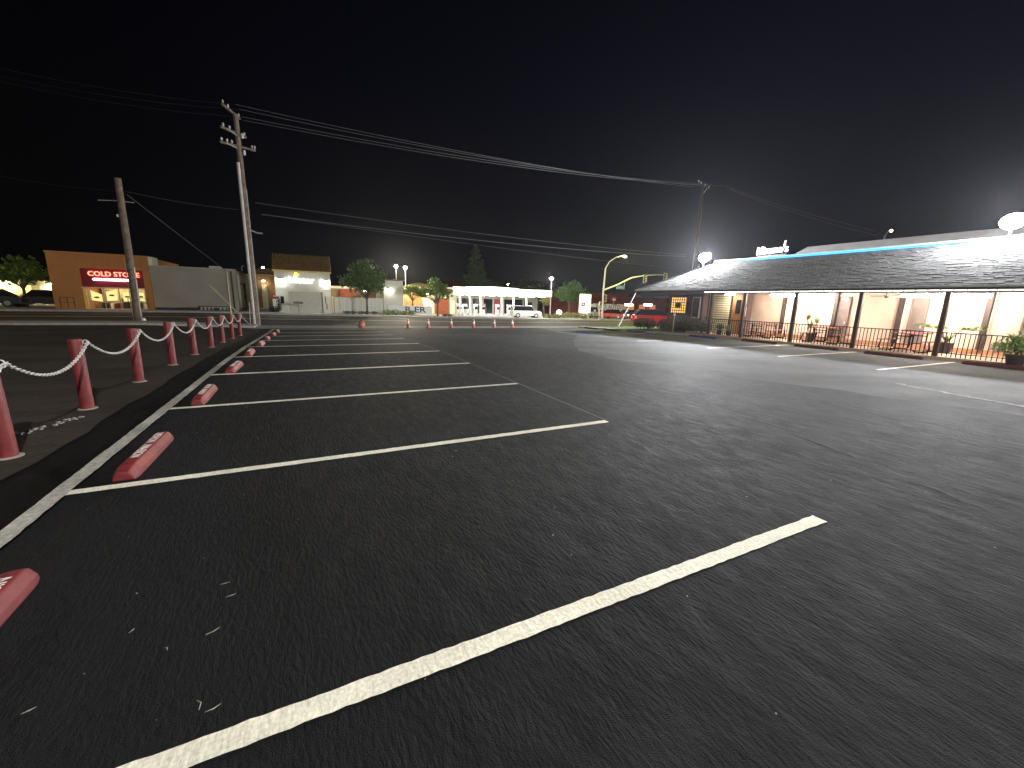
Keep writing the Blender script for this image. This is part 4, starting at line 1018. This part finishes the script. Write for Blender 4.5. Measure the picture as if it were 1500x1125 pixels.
def tree(x, y, label, trunk_h, crown, n, size, m, tr=.11, seed=1, zb=None, lean=0):
    zb = gz(x, y)+.05 if zb is None else zb
    t = thing('tree', (x, y, zb), label, 'tree', 'trees along the far side'); rn = random.Random(seed)
    b = MB(); b.tube([(0, 0, -.2), (lean*.4, 0, trunk_h*.5), (lean, 0, trunk_h)], [tr*1.15, tr, tr*.85], 9)
    for (cx, cy, cz, r, sz) in crown:
        for k in range(3):
            e = Vector((cx+rn.uniform(-.5, .5)*r, cy+rn.uniform(-.5, .5)*r, cz+rn.uniform(-.3, .4)*r*sz))
            s_ = Vector((lean, 0, trunk_h*rn.uniform(.85, 1))); b.tube([s_, s_.lerp(e, .5)+Vector((0, 0, .08*r)), e], [tr*.55, tr*.35, tr*.1], 6)
    b.build('trunk', M_bark, t, smooth=True)
    c = MB(); tot = sum(q[3]**2 for q in crown)
    for (cx, cy, cz, r_, sz) in crown:
        nc = max(8, int(26*min(1.6, r_))); leafcloud(c, [(cx, cy, cz, r_*.7, sz)], int(n*.2*r_*r_/tot), size*1.2, rn, .2)
        for k in range(nc):
            d = Vector((rn.gauss(0, 1), rn.gauss(0, 1), rn.gauss(0, .9))).normalized()*r_*rn.uniform(.5, 1.16)
            leafcloud(c, [(cx+d.x, cy+d.y, cz+d.z*sz, r_*rn.uniform(.15, .34), .75)], int(n*.62*r_*r_/tot/nc), size, rn, .25)
    # stray twigs of leaves beyond the outline
    for (cx, cy, cz, r, sz) in crown:
        for k in range(14):
            d = Vector((rn.gauss(0, 1), rn.gauss(0, 1), rn.gauss(0, 1))).normalized()*r*rn.uniform(.98, 1.16)
            leafcloud(c, [(cx+d.x, cy+d.y, cz+d.z*sz, r*.13, 1)], 12, size, rn, .1)
    c.build('crown', m, t); return t
tree(5.55, 46.2, 'round headed young street tree with a bare forked trunk, right of the Mister building', 1.75,
     [(-.3, 0, 3.9, 1.55, .92), (-1.5, .1, 3.3, 1.0, .85), (1.05, 0, 3.55, 1.15, .95), (0, .2, 4.9, 1.0, .8), (-.9, 0, 4.5, .95, .8), (1.4, .2, 4.2, .75, .8), (-2.1, 0, 3.6, .6, .7), (.5, -.3, 2.9, 1.0, .5)],
     6500, .12, M_leaf, .10, seed=5)
q = onY(641, 463, 48)
tree(q.x, 48, 'spreading young tree in front of the lettered banner, left of the fuel canopy', 1.6,
     [(-.2, 0, 2.9, 1.15, .75), (-1.8, 0, 2.85, .95, .6), (1.0, .1, 2.7, .9, .65), (-.3, 0, 3.8, .75, .8), (-3.0, 0, 3.0, .6, .6), (.6, 0, 3.4, .6, .7)],
     4200, .12, M_leafl, .11, seed=6)
q = onY(607, 430, 52)
tree(q.x, 53, 'bright green small tree behind the two lamp posts', 1.9, [(0, 0, 3.0, .9, .7), (-.9, 0, 2.8, .6, .7), (1.0, 0, 2.7, .7, .7)], 1800, .11, M_leafl, .09, seed=7)
for i, (px, r, h, lab) in enumerate(((568, .55, .6, 'leftmost bright shrub below the two lamp posts'), (580, .6, .65, 'second bright shrub below the two lamp posts'), (592, .45, .5, 'third bright shrub below the two lamp posts'), (603, .5, .6, 'rightmost bright shrub, just left of the lettered banner'))):
    q = onY(px, 461, 46.6); shrub(q.x, 46.6, r, h, lab, M_leafl, 420, .06, seed=30+i)
for i, px in enumerate((508, 517, 528, 538, 548)):
    q = onY(px, 461, 46.3); shrub(q.x, 46.3, .42, .36, 'low dark shrub under the round tree, %s from the left' % ['first', 'second', 'third', 'fourth', 'fifth'][i], M_leafd, 260, .05, seed=40+i)
for i, px in enumerate((652, 660)):
    q = onY(px, 464, 47); shrub(q.x, 47, .4, .3, ['small low shrub right of the spreading tree trunk', 'low shrub at the left corner of the fuel station forecourt'][i], M_leafd, 200, .05, seed=50+i)
# lettered banner
a = onY(598, 457, 48.6); b_ = onY(633, 460, 48.6)
t = thing('banner', (a.x, 48.6, gz(a.x, 48.6)), 'long white banner with heavy dark letters under the spreading tree', 'banner')
za = gz(a.x, 48.6)
MB(t.location).box(a.x-2.3, b_.x, 48.55, 48.6, za+.15, za+1.15).build('cloth', M_white, t)
for x in (a.x-2.35, a.x+.3, b_.x+.02): MB(t.location).tube([(x, 48.62, za), (x, 48.62, za+1.3)], .03, 6).build('pole', M_galv, t)
text('lettering', 'R ER', .95, M_dark, ((a.x-2.0+b_.x)/2+.4, 48.54, za+.66), (1, 0, 0), (0, 0, 1), t, extrude=.004, sx=1.3, bevel=.02)
O = (13.5, 57, -.3)
B6 = thing('distant_building', O, 'orange and cream lit shopfront behind the lettered banner', 'building')
MB(O).box(10.6, 19.5, 58, 68, -.8, 2.9).build('wall', M_cream, B6)
MB(O).box(11.8, 14.2, 57.7, 57.99, -.6, 2.6).build('orange_bay', M_orangel, B6)
MB(O).box(16.2, 18.2, 57.7, 57.99, -.6, 1.8).build('orange_bay', M_redroof, B6)
for x in (11.0, 14.6, 15.4, 18.5): MB(O).box(x, x+.55, 57.9, 57.99, -.4, 1.4).build('window', glow('far_window', (1, .75, .35), 1.3), B6)
MB(O).add([(10.4, 57.6, 2.9), (19.7, 57.6, 2.9), (19.7, 68, 2.9), (10.4, 68, 2.9), (15, 63, 4.0)], [(0, 1, 4), (1, 2, 4), (2, 3, 4), (3, 0, 4)]).build('roof', M_tile, B6)
for i, x in enumerate((12.2, 15.1, 17.6)): wall_light((x, 57.5, 2.3), ['left', 'middle', 'right'][i]+' hooded light on the orange and cream shopfront', 60, (1, .85, .55), .4)

# -- tall lamps
lm = glow('lamp_white', (1, .90, .70), 5000)
for px, py, Y, lab in ((580, 390, 51, 'left lamp post of the pair right of the round tree'), (593.5, 392, 55, 'right lamp post of the pair, slightly farther away')):
    q = onY(px, py, Y); lamp_post((q.x, Y, gz(q.x, Y)), q.z-gz(q.x, Y)-.12, lab, lm, r=.17)
q = onY(385, 392, 75); lamp_post((q.x, 75, gz(q.x, 75)), q.z-gz(q.x, 75)-.12, 'small distant white lamp just right of the tall pole', glow('lamp_far', (1, .97, .9), 300), r=.15)
q = onY(808, 408, 47.5); lamp_post((q.x, 47.5, gz(q.x, 47.5)), q.z-gz(q.x, 47.5)-.12, 'white lamp post at the right end of the fuel canopy', glow('lamp_gas', (1, .95, .82), 5000), r=.18, pole=M_white)
for px, Y in ((587.5, 50),):
    q = onY(px, 412, Y); t = thing('flag_pole', (q.x, Y, gz(q.x, Y)), 'thin bare white pole between the two lamp posts', 'pole')
    MB().tube([(0, 0, 0), (0, 0, q.z-gz(q.x, Y))], [.05, .03], 8).build('shaft', M_white, t); MB().ball((0, 0, q.z-gz(q.x, Y)), .06, 8, 5).build('finial', M_white, t)

# -- fuel station
YF = 58.; zf = -.72; A = onY(664, 425, YF); Bq = onY(808, 430, YF)
X0, X1 = A.x, Bq.x; O = ((X0+X1)/2, YF, zf)
FS = thing('fuel_canopy', O, 'long white lit fuel station canopy on white columns', 'canopy')
zc0, zc1 = 2.45, 3.42
def fb(): return MB(O)
fb().box(X0, X1, YF, YF+7, zc0+.02, zc1).build('deck', M_gwhite, FS)
fb().box(X0-.02, X1+.02, YF-.06, YF-.002, zc0, zc1+.06).build('fascia', glow('fascia_white', (1, .97, .90), 1.8), FS)
for x0, x1, z0, z1, c, nm in ((.08, .42, .42, .60, (.25, .30, .75), 'blue_stripe'), (.42, .62, .50, .62, (1, .75, .15), 'yellow_stripe'), (.55, .80, .34, .46, (1, .35, .10), 'orange_stripe'), (.83, .95, .22, .38, (.2, .25, .65), 'blue_stripe')):
    fb().prism([(X0+(X1-X0)*x0, zc0+(zc1-zc0)*z1), (X0+(X1-X0)*x1, zc0+(zc1-zc0)*(z1-.12)), (X0+(X1-X0)*x1, zc0+(zc1-zc0)*(z0-.1)), (X0+(X1-X0)*x0, zc0+(zc1-zc0)*z0)], 'y', YF-.10, YF-.061).build(nm, glow('fs'+nm, c, .8), FS)
fb().add([(X0-.3, YF-.05, zc0+.3), (X0+2, YF-.05, zc1+.12), (X0+6, YF-.05, zc1+.28), (X0+11, YF-.05, zc1+.16), (X0+11, YF+.1, zc1+.16), (X0+6, YF+.1, zc1+.28), (X0+2, YF+.1, zc1+.12), (X0-.3, YF+.1, zc0+.3)], [(3, 2, 1, 0), (4, 5, 6, 7), (0, 1, 6, 7), (1, 2, 5, 6), (2, 3, 4, 5)]).build('crest', glow('crest_white', (1, .97, .92), 1.6), FS)
for i in range(9):
    for y in (YF+1.6, YF+5):
        x = X0+1+i*(X1-X0-2)/8; fb().box(x-.35, x+.35, y-.35, y+.35, zc0-.03, zc0+.018).build('downlight', glow('downlight', (1, .98, .93), 130), FS)
for px in (674, 688.5, 704, 735, 752, 771):
    q = onY(px, 450, YF+1.2); fb().box(q.x-.13, q.x+.13, YF+1.0, YF+1.3, zf, zc0+.019).build('column', M_white, FS)
for i, px in enumerate((669, 681, 697, 708, 729, 746, 776)):
    q = onY(px, 452, YF+1.8); x = q.x; lab = ['first', 'second', 'third', 'fourth', 'fifth', 'sixth', 'seventh'][i]
    t = thing('fuel_pump', (x, YF+1.9, zf), f'white fuel pump under the canopy, {lab} from the left', 'fuel pump', 'fuel pumps')
    MB().box(-.28, .28, -.22, .22, 0, 1.5).build('body', M_white, t, bevel=.04)
    MB().box(-.31, .31, -.24, .24, 1.5, 1.72).build('topper', [M_white, M_leafy][i == 3], t, bevel=.02)
    MB().box(-.24, .24, -.235, -.222, .95, 1.35).build('screen', M_glass, t)
    MB().tube([(.3, -.24, 1.2), (.42, -.3, .9), (.40, -.32, .35), (.29, -.26, .55)], .03, 6).build('hose', M_dark, t)
    MB().box(-.55, .55, -.45, .45, -.02, .1).build('island', M_kerb, t)
O = (28, 72, -.8)
B7 = thing('station_shop', O, 'dark fronted station shop behind the pumps with a red panel', 'building')
MB(O).box(19.5, 40, 70, 80, -1, 2.6).build('wall', M_cream, B7)
for i in range(9):
    x = 20.2+i*2.1; w = MB(O).box(x, x+1.8, 69.93, 69.99, -.7, 1.9).build('window', M_glass if i != 5 else mat('red_panel', (.3, .03, .03), .5), B7)
    MB(O).box(x-.06, x-.002, 69.90, 69.99, -.7, 1.95).build('frame', M_galv, w)
MB(O).box(19.3, 40.2, 69.6, 80, 2.62, 3.1).build('cornice', M_tan, B7)
O = (33, 90, -1)
B8 = thing('distant_building', O, 'low building with an orange red roof rising behind the fuel canopy', 'building')
MB(O).box(27, 42, 90, 100, -1.2, 3.6).build('wall', M_cream, B8)
MB(O).add([(26, 89, 3.4), (43, 89, 3.4), (43, 101, 3.4), (26, 101, 3.4), (29, 95, 5.9), (40, 95, 5.9)], [(0, 1, 5, 4), (1, 2, 5), (2, 3, 4, 5), (3, 0, 4)]).build('roof', M_redroof, B8)
MB(O).box(36.6, 37.1, 91.5, 92, 5.0, 6.3).build('chimney', M_redroof, B8)
q = onY(744, 417, 86); lamp_post((q.x, 86, gz(q.x, 86)), q.z-gz(q.x, 86), 'tiny orange lamp over the red roof behind the canopy', glow('lamp_or', (1, .5, .15), 220), r=.16)

# -- cars
def car(loc, rz, label, m, L=4.4, W=1.75, H=1.45, kind='sedan', lights=0, tail=0):
    t = thing('car', loc, label, 'car', None, rz); h = H; z0 = .28
    if kind == 'suv': low = [(-.5, z0), (-.5, .62), (-.485, .92), (-.2, .98), (.5, .98), (.5, z0)]; top = [(-.24, .97), (-.13, h), (.40, h), (.48, .97)]
    elif kind == 'pickup': low = [(-.5, z0), (-.5, .7), (-.48, .98), (-.2, 1.02), (.5, 1.02), (.5, z0)]; top = [(-.22, 1.01), (-.12, h), (.10, h), (.16, 1.01)]
    else: low = [(-.5, z0), (-.5, .55), (-.48, .74), (-.22, .86), (.34, .88), (.49, .82), (.5, z0)]; top = [(-.24, .85), (-.10, h), (.20, h), (.38, .87)]
    b = MB(); b.prism([(x*L, z) for x, z in low], 'y', -W/2, W/2); o = b.build('body', m, t, bevel=.05)
    n = len(top); b = MB(); k = .40
    vs = [(x*L, -W*(k if z > 1.05 else .47), z) for x, z in top]+[(x*L, W*(k if z > 1.05 else .47), z) for x, z in top]
    b.add(vs, [tuple(range(n)), tuple(range(2*n-1, n-1, -1))]+[(i, n+i, n+(i+1) % n, (i+1) % n) for i in range(n)]); b.build('cabin', M_glass, t, bevel=.03)
    MB().add([(top[1][0]*L, -W*k-.01, h-.05), (top[2][0]*L, -W*k-.01, h-.05), (top[2][0]*L, W*k+.01, h-.05), (top[1][0]*L, W*k+.01, h-.05), (top[1][0]*L+.06, -W*k+.03, h+.02), (top[2][0]*L-.06, -W*k+.03, h+.02), (top[2][0]*L-.06, W*k-.03, h+.02), (top[1][0]*L+.06, W*k-.03, h+.02)],
             [(0,3,2,1),(4,5,6,7),(0,1,5,4),(1,2,6,5),(2,3,7,6),(3,0,4,7)]).build('roof_panel', m, t)
    for x in (-.31, .32):
        for s_ in (-1, 1):
            w = MB().tube([(x*L, s_*W/2-s_*.2, .33), (x*L, s_*(W/2+.02), .33)], .33, 16).build('wheel', M_tyre, t)
            MB().tube([(x*L, s_*(W/2+.02), .33), (x*L, s_*(W/2+.035), .33)], .2, 12).build('rim', M_hub, w)
    for s_ in (-1, 1):
        MB().box(-L*.5-.02, -L*.5+.03, s_*W*.36-.16, s_*W*.36+.16, .58, .74).build('headlight', glow('hl%d' % lights, (1, .95, .85), lights) if lights else M_white, t)
        MB().box(L*.5-.02, L*.5+.02, s_*W*.4-.12, s_*W*.4+.12, .62, .84).build('tail_light', glow('tl%d' % tail, (1, .05, .03), tail) if tail else M_carr, t)
    MB().box(-L*.5-.03, -L*.5+.02, -W*.22, W*.22, .42, .6).build('grille', M_dark, t)
    MB().box(-L*.5-.035, -L*.5-.02, -.26, .26, .40, .50).build('number_plate', M_white, t)
    return t
q = onY(770, 465, 50.5)
car((q.x, 50.5, gz(q.x, 50.5)+.03), 2.9, 'white hatchback leaving the fuel station at the right end of the canopy', M_carw, kind='suv', H=1.6, L=4.1)
car((22.3, 63, -.75), 1.2, 'pale car parked by the left pumps', M_carw)
car((-24.2, 50.5, gz(-24, 50.5)+.05), .1, 'dark car parked under the tree at the far left', M_card)
car((-21.9, 53, gz(-22, 53)+.05), .2, 'dark car behind, nearest the orange shop wall', M_card)

# -- far left lit building and trees
O = (-26, 62, -.2)
B9 = thing('distant_building', O, 'cream lit shopfront with yellow panels at the far left', 'building')
MB(O).box(-42, -22.7, 62, 72, -.3, 2.4).build('wall', mat('bright_cream', (.7, .6, .36), .8, var=.15, scale=1), B9)
for i, x in enumerate((-30.5, -28.7, -27.2, -25.6, -24.6)):
    MB(O).box(x, x+.9, 61.9, 61.99, 1.1, 1.9).build('sign_board', glow('yellow_board', (1, .72, .3), 1.1) if i != 3 else M_white, B9)
    MB(O).box(x, x+1.0, 61.9, 61.99, -.1, .85).build('window', M_glass, B9)
MB(O).box(-42.2, -22.5, 61.6, 61.98, 2.0, 2.45).build('fascia', M_trim, B9)
for i, x in enumerate((-32, -28, -24.4)): wall_light((x, 61.3, 2.1), ['left', 'middle', 'right'][i]+' hooded light on the far left shopfront', 130, (1, .85, .5), .6)
q = onY(38, 440, 54)
tree(q.x, 54, 'green street tree at the far left before the cream shopfront', 1.7, [(0, 0, 3.1, 1.4, .7), (1.0, 0, 2.8, 1.1, .7), (-1.3, 0, 2.7, 1.1, .7), (.3, 0, 3.8, .9, .7)], 3600, .14, M_leafl, .12, seed=8)
tree(q.x-3.4, 55, 'darker tree at the left border of the photo', 1.5, [(0, 0, 2.6, 1.3, .8), (-1, 0, 2.3, 1.2, .8)], 2200, .13, M_leaf, .12, seed=9)
t = thing('newspaper_box', (-20.3, 46.9, gz(-20, 46.9)+.1), 'small dark box standing at the kerb left of the orange shop', 'box')
MB().box(-.25, .25, -.2, .2, .25, .75).build('cabinet', M_dark, t, bevel=.02); MB().box(-.05, .05, -.05, .05, 0, .25).build('stand', M_dark, t); MB().box(-.2, .2, -.215, -.201, .4, .7).build('window', M_glass, t)

# -- trees behind and right
tree(29.3, 76, 'tall dark pointed conifer behind the fuel canopy', 3, [(0, 0, 5.2, 2.5, .8), (0, 0, 7.2, 2.0, .9), (0, 0, 9.2, 1.45, 1), (0, 0, 11, .9, 1.2), (0, 0, 12.2, .4, 1.4)], 4200, .24, M_leafd, .22, seed=12)
tree(33.4, 80, 'dark bushy tree just right of the pointed conifer', 3, [(0, 0, 5.3, 1.9, .7), (2, 0, 4.8, 1.7, .7)], 2200, .25, M_leafd, .2, seed=13)
q = onY(778, 412, 82); tree(q.x, 82, 'dark rounded tree behind the right half of the canopy', 3, [(0, 0, 5.6, 2.3, .75), (-3, 0, 4.9, 2., .7), (3, 0, 5.1, 2.1, .7)], 3600, .26, M_leafd, .25, seed=14)
q = onY(833, 463, 58); tree(q.x, 58, 'big forked tree right of the white lamp post, green on its lit side', 2.2, [(-1.5, 0, 3.9, 1.5, .75), (.4, 0, 4.4, 1.6, .8), (2.0, 0, 3.8, 1.4, .8), (.6, 0, 5.2, 1.0, .8), (-.4, 0, 3.2, 1.2, .6), (3.2, 0, 3.3, 1.0, .8)], 5500, .17, M_leaf, .2, seed=15)
q = onY(797, 455, 54); tree(q.x, 54, 'slender twisted tree left of the white lamp post', 2.0, [(0, 0, 2.5, .7, .6), (.5, 0, 2.1, .5, .7)], 700, .12, M_leafy, .1, seed=16, lean=-.2)
rn = random.Random(8)
for i, px in enumerate((803, 812, 820, 829, 838, 846, 855)):
    q = onY(px, 466, 47.0)
    t = thing('shrub', (q.x, 47.2, gz(q.x, 47.2)+.1), 'yellowish flowering shrub on the bank before the price sign, %s from the left' % ['first', 'second', 'third', 'fourth', 'fifth', 'sixth', 'seventh'][i], 'shrub', 'yellow shrubs on the corner bank')
    b = MB(); h = (.5, .45, .7, .85, .9, .8, .5)[i]; leafcloud(b, [(0, 0, h*.45, .75, .6), (.4, 0, h*.6, .5, .7)], 420, .07, rn, .3); b.build('foliage', M_leafy, t)
    s_ = MB()
    for k in range(4): s_.tube([(0, 0, 0), (rn.uniform(-.3, .3), 0, h*.6)], [.02, .01], 5)
    s_.build('stems', M_bark, t)
# monument price sign
a = onY(849, 452, 49); c_ = onY(864, 452, 49); top = onY(856, 431.5, 49)
t = thing('price_sign', ((a.x+c_.x)/2, 49, gz(a.x, 49)), 'pale lit monument price sign at the street corner', 'sign'); W = (c_.x-a.x)/2; zt = top.z-t.location.z
MB().box(-W, W, -.15, .15, .9, zt).build('face', glow('sign_face', (1, .98, .86), .9), t)
MB().box(-W-.04, W+.04, -.12, .12, zt+.002, zt+.1).build('cap', M_trim, t)
MB().box(-W*.8, -W*.6, -.1, .1, 0, .9).box(W*.6, W*.8, -.1, .1, 0, .9).build('leg', M_trim, t)
MB().box(-W*.85, -.15*W, -.17, -.151, zt*.52, zt*.68).build('emblem', M_bluep, t); MB().ball((-W*.5, -.18, zt*.6), .16, 8, 5, (1, .1, 1)).build('emblem_disc', M_white, t)
for i, s_ in enumerate(('3.89', '4.09', '4.19')): text('lettering', s_, .34, M_signgreen, (t.location.x+W*.4, 49-.156, t.location.z+zt*(.82-.2*i)), (1, 0, 0), (0, 0, 1), t, extrude=.004)
# utility box glow
q = onY(819, 457, 52); t = thing('lit_globe', (q.x, 52, gz(q.x, 52)), 'round white glowing light low on the corner bank', 'light')
MB().lathe([(.2, 0), (.2, .35), (.1, .4)], 10).build('base', M_conc, t); MB().ball((0, 0, .8), .42, 12, 8).build('globe', glow('globe', (1, .95, .8), 3.2), t, smooth=True)

# -- traffic signal
q = onY(882, 468, 42); zb = gz(q.x, 42)
t = thing('traffic_signal', (q.x, 42, zb), 'tall traffic signal pole with curved mast arm and street lamp', 'traffic signal')
jt = onY(884, 425, 42); tp = onY(887, 393, 42); lp = onY(913, 375, 42); O = t.location
def tb(): return MB(O)
tb().tube([(q.x, 42, zb), (jt.x, 42, jt.z), (tp.x, 42, tp.z)], [.13, .11, .09], 12).build('pole', M_trim, t, smooth=True)
tb().lathe([(.3, zb), (.3, zb+.25), (.2, zb+.3)], 12, (q.x, 42, 0)).build('base', M_conc, t)
la = onY(893, 383, 42); lb = onY(903, 376.5, 42)
arm = tb().tube([(tp.x, 42, tp.z), (la.x, 42, la.z), (lb.x, 42, lb.z), (lp.x, 42, lp.z+.05)], [.07, .06, .05, .045], 8).build('lamp_arm', M_trim, t, smooth=True)
tb().prism([(lp.x-.2, lp.z), (lp.x+.55, lp.z-.02), (lp.x+.5, lp.z+.14), (lp.x-.1, lp.z+.16)], 'y', 41.85, 42.15).build('lamp_head', M_galv, arm)
tb().ball((lp.x+.25, 42, lp.z-.06), .17, 10, 6, (1.2, .8, .5)).build('lens', glow('lamp_greenish', (.95, .90, .22), 4000), arm, smooth=True)
pts = [onY(*p, 42) for p in ((884, 425), (905, 417), (925, 407), (945, 403.5), (962, 402.5), (976, 403))]
ma = tb().tube([(p.x, 42, p.z) for p in pts], [.10, .09, .08, .07, .055, .04], 10).build('mast_arm', M_trim, t, smooth=True)
def signal_head(px, py, parent, h=.95, back=True):
    p = onY(px, py, 41.85); b = tb().box(p.x-.17, p.x+.17, 41.7, 41.95, p.z-h/2, p.z+h/2).build('signal_head', M_dark, parent, bevel=.02)
    tb().box(p.x-.24, p.x+.24, 41.952, 41.965, p.z-h/2-.06, p.z+h/2+.06).build('backplate', M_trim, b)
    for k in (-1, 0, 1): tb().tube([(p.x, 41.7, p.z+k*.3), (p.x, 41.6, p.z+k*.3)], .11, 10).build('visor', M_yellow, b)
signal_head(945, 408.5, ma); signal_head(975, 405, ma, .8)
p = onY(886, 436, 41.8); 
signal_head(886.5, 437, t, .85)
a = onY(903, 418, 41.9); c_ = onY(914.5, 424, 41.9)
sg = tb().box(a.x, c_.x, 41.88, 41.92, c_.z, a.z).build('street_name_plate', M_signgreen, ma)
tb().tube([(c_.x-.05, 41.9, a.z), (c_.x-.05, 41.9, a.z+.5)], .03, 6).build('hanger', M_trim, ma)
text('lettering', 'Main St', .24, M_white, ((a.x+c_.x)/2, 41.87, (a.z+c_.z)/2), (1, 0, 0), (0, 0, 1), t, extrude=.003)
q = onY(893, 466, 40.5); t = thing('pedestrian_signal', (q.x, 42.6, gz(q.x, 42.6)+.1), 'short pedestrian signal post right of the tall signal pole', 'signal post')
MB().tube([(0, 0, 0), (0, 0, 2.1)], .05, 8).build('post', M_trim, t); MB().box(-.17, .17, -.2, .05, 1.75, 2.3).build('signal_head', M_trim, t, bevel=.02)
MB().box(-.12, .12, -.21, -.201, 1.8, 2.25).build('face', M_dark, t)
# leaning pole on the near lawn
a = onY(906.5, 472, 27.5); b_ = onY(931, 430, 27.5)
t = thing('guy_guard', (a.x, 27.5, gz(a.x, 27.5)+.1), 'pale slanting pole leaning right over the grass corner', 'guy guard')
MB(t.location).tube([(a.x, 27.5, gz(a.x, 27.5)+.08), b_], .045, 8).build('guard_pipe', M_kerb, t)
MB(t.location).tube([b_, b_+(b_-a)*1.6], .006, 5).build('guy_wire', M_wire, t)
q = onY(871, 462, 44.5); t = thing('hydrant_post', (q.x, 44.5, gz(q.x, 44.5)+.1), 'short yellowish post with round top on the corner bank', 'post')
MB().tube([(0, 0, 0), (0, 0, 1.0)], .06, 8).build('shaft', M_leafy, t); MB().ball((0, 0, 1.12), .18, 8, 6, (1, .3, 1)).build('disc', M_trim, t)

# -- right background: red lit forecourt beyond the cross street
O = (47, 60, -.7)
B10 = thing('distant_building', O, 'dim reddish building far beyond the signal with bright ceiling lights', 'building')
MB(O).box(44, 66, 62, 75, -1.2, 3.0).build('wall', mat('dim_red_wall', (.16, .03, .03), .7, var=.3, scale=.6), B10)
MB(O).box(43, 52, 58, 62, 2.6, 3.4).build('awning', mat('maroon_awning', (.12, .015, .02), .6), B10)
MB(O).box(43.3, 51.7, 57.9, 57.99, .6, 1.5).build('white_band', M_white, B10)
for i in range(7): MB(O).box(44.5+i*2.8, 46+i*2.8, 61.9, 61.99, -.6, 1.6).build('window', glow('reddish_window', (1, .35, .2), .35), B10)
text('lettering', 'TIRES AUTO', 1.0, M_dark, (47.5, 57.88, 1.02), (1, 0, 0), (0, 0, 1), B10, extrude=.01)
for i, (px, py, Y, c, lab, s_) in enumerate(((921, 446.5, 52, (1, .95, .55), 'yellowish long light hanging beyond the signal', 9), (949, 446.5, 50, (.95, .97, 1), 'white long light hanging right of the yellowish one', 9))):
    q = onY(px, py, Y); t = thing('area_light', (q.x, Y, gz(q.x, Y)), lab, 'light'); hz = q.z-t.location.z
    MB().tube([(0, .1, 0), (0, .1, hz+.2)], .04, 8).build('post', M_galv, t)
    MB().box(-.75, -.08, -.15, .1, hz-.17, hz+.17).build('lamp', glow('al%d' % i, c, s_), t); MB().box(.08, .75, -.15, .1, hz-.17, hz+.17).build('lamp', glow('al%d' % i, c, s_), t)
    MB().box(-.8, .8, -.1, .15, hz+.175, hz+.25).build('hood', M_dark, t)
q = onY(962, 467, 33)
car((q.x, 33.5, gz(q.x, 33.5)), 2.75, 'glossy red car stopped at the corner beside the restaurant', M_carr, kind='suv', H=1.6, lights=3, tail=3)
q = onY(905, 462, 50); car((q.x, 51, gz(q.x, 51)), 1.9, 'dark red car waiting beyond the signal with its headlights on', M_carr, lights=8)
q = onY(925, 461, 52); car((q.x, 53, gz(q.x, 53)), -1.9+.3, 'car with round headlights facing the crossing under the yellowish light', M_card, lights=10)
q = onY(872, 462, 56); car((q.x, 57, gz(q.x, 57)), .4, 'white pickup behind the signal pole', M_carw, kind='pickup', H=1.8, L=5)
q = onY(840, 455, 66); car((q.x, 66, gz(q.x, 66)), .1, 'red car parked behind the forked tree', M_carr)
# roof sign boards near the signal
q = onY(899, 437, 58); t = thing('round_shop_sign', (q.x, 58, gz(q.x, 58)), 'red and white round emblem on a pole beyond the signal', 'sign')
MB().tube([(0, 0, 0), (0, 0, 2.9)], .07, 8).build('pole', M_galv, t); MB().ball((0, 0, 3.2), .75, 14, 8, (1, .1, .8)).build('disc', mat('red_disc', (.3, .02, .02), .5), t); MB().ball((.05, -.08, 3.2), .35, 10, 6, (1.1, .1, .7)).build('emblem', M_white, t)
# amber street lamp over the restaurant
lp = onY(1305, 338, 27); t = thing('street_lamp', (lp.x-1.2, 27, 0), 'amber street lamp on an arm behind the restaurant roof', 'street lamp')
H = lp.z; MB().tube([(0, 0, 0), (0, 0, H-.7)], [.12, .08], 10).build('pole', M_galv, t); MB().tube([(0, 0, H-.8), (.5, 0, H-.2), (1.1, 0, H+.06)], [.06, .05, .04], 8).build('arm', M_galv, t)
MB().ball((1.25, 0, H), .16, 10, 6, (1.3, .8, .5)).build('lens', glow('amber_lamp', (1, .6, .18), 500), t, smooth=True); MB().box(1.05, 1.5, -.14, .14, H+.06, H+.16).build('lamp_head', M_galv, t)

# ------------------------------------------------------------------ thin night haze that carries the lamps' glow
hz = MB().box(-60, 75, -30, 110, -2.6, 16).build('haze', bpy.data.materials.new('night_haze'), kind='stuff')
hm_ = hz.data.materials[0]; hm_.use_nodes = True; hn = hm_.node_tree; hn.nodes.clear()
ho = hn.nodes.new('ShaderNodeOutputMaterial'); hv = hn.nodes.new('ShaderNodeVolumePrincipled')
hv.inputs['Color'].default_value = (.9, .92, 1, 1); hv.inputs['Density'].default_value = .0003; hv.inputs['Anisotropy'].default_value = .75
hn.links.new(hv.outputs[0], ho.inputs['Volume'])
tag(hz, 'faint pale night air around the lamps', 'haze')
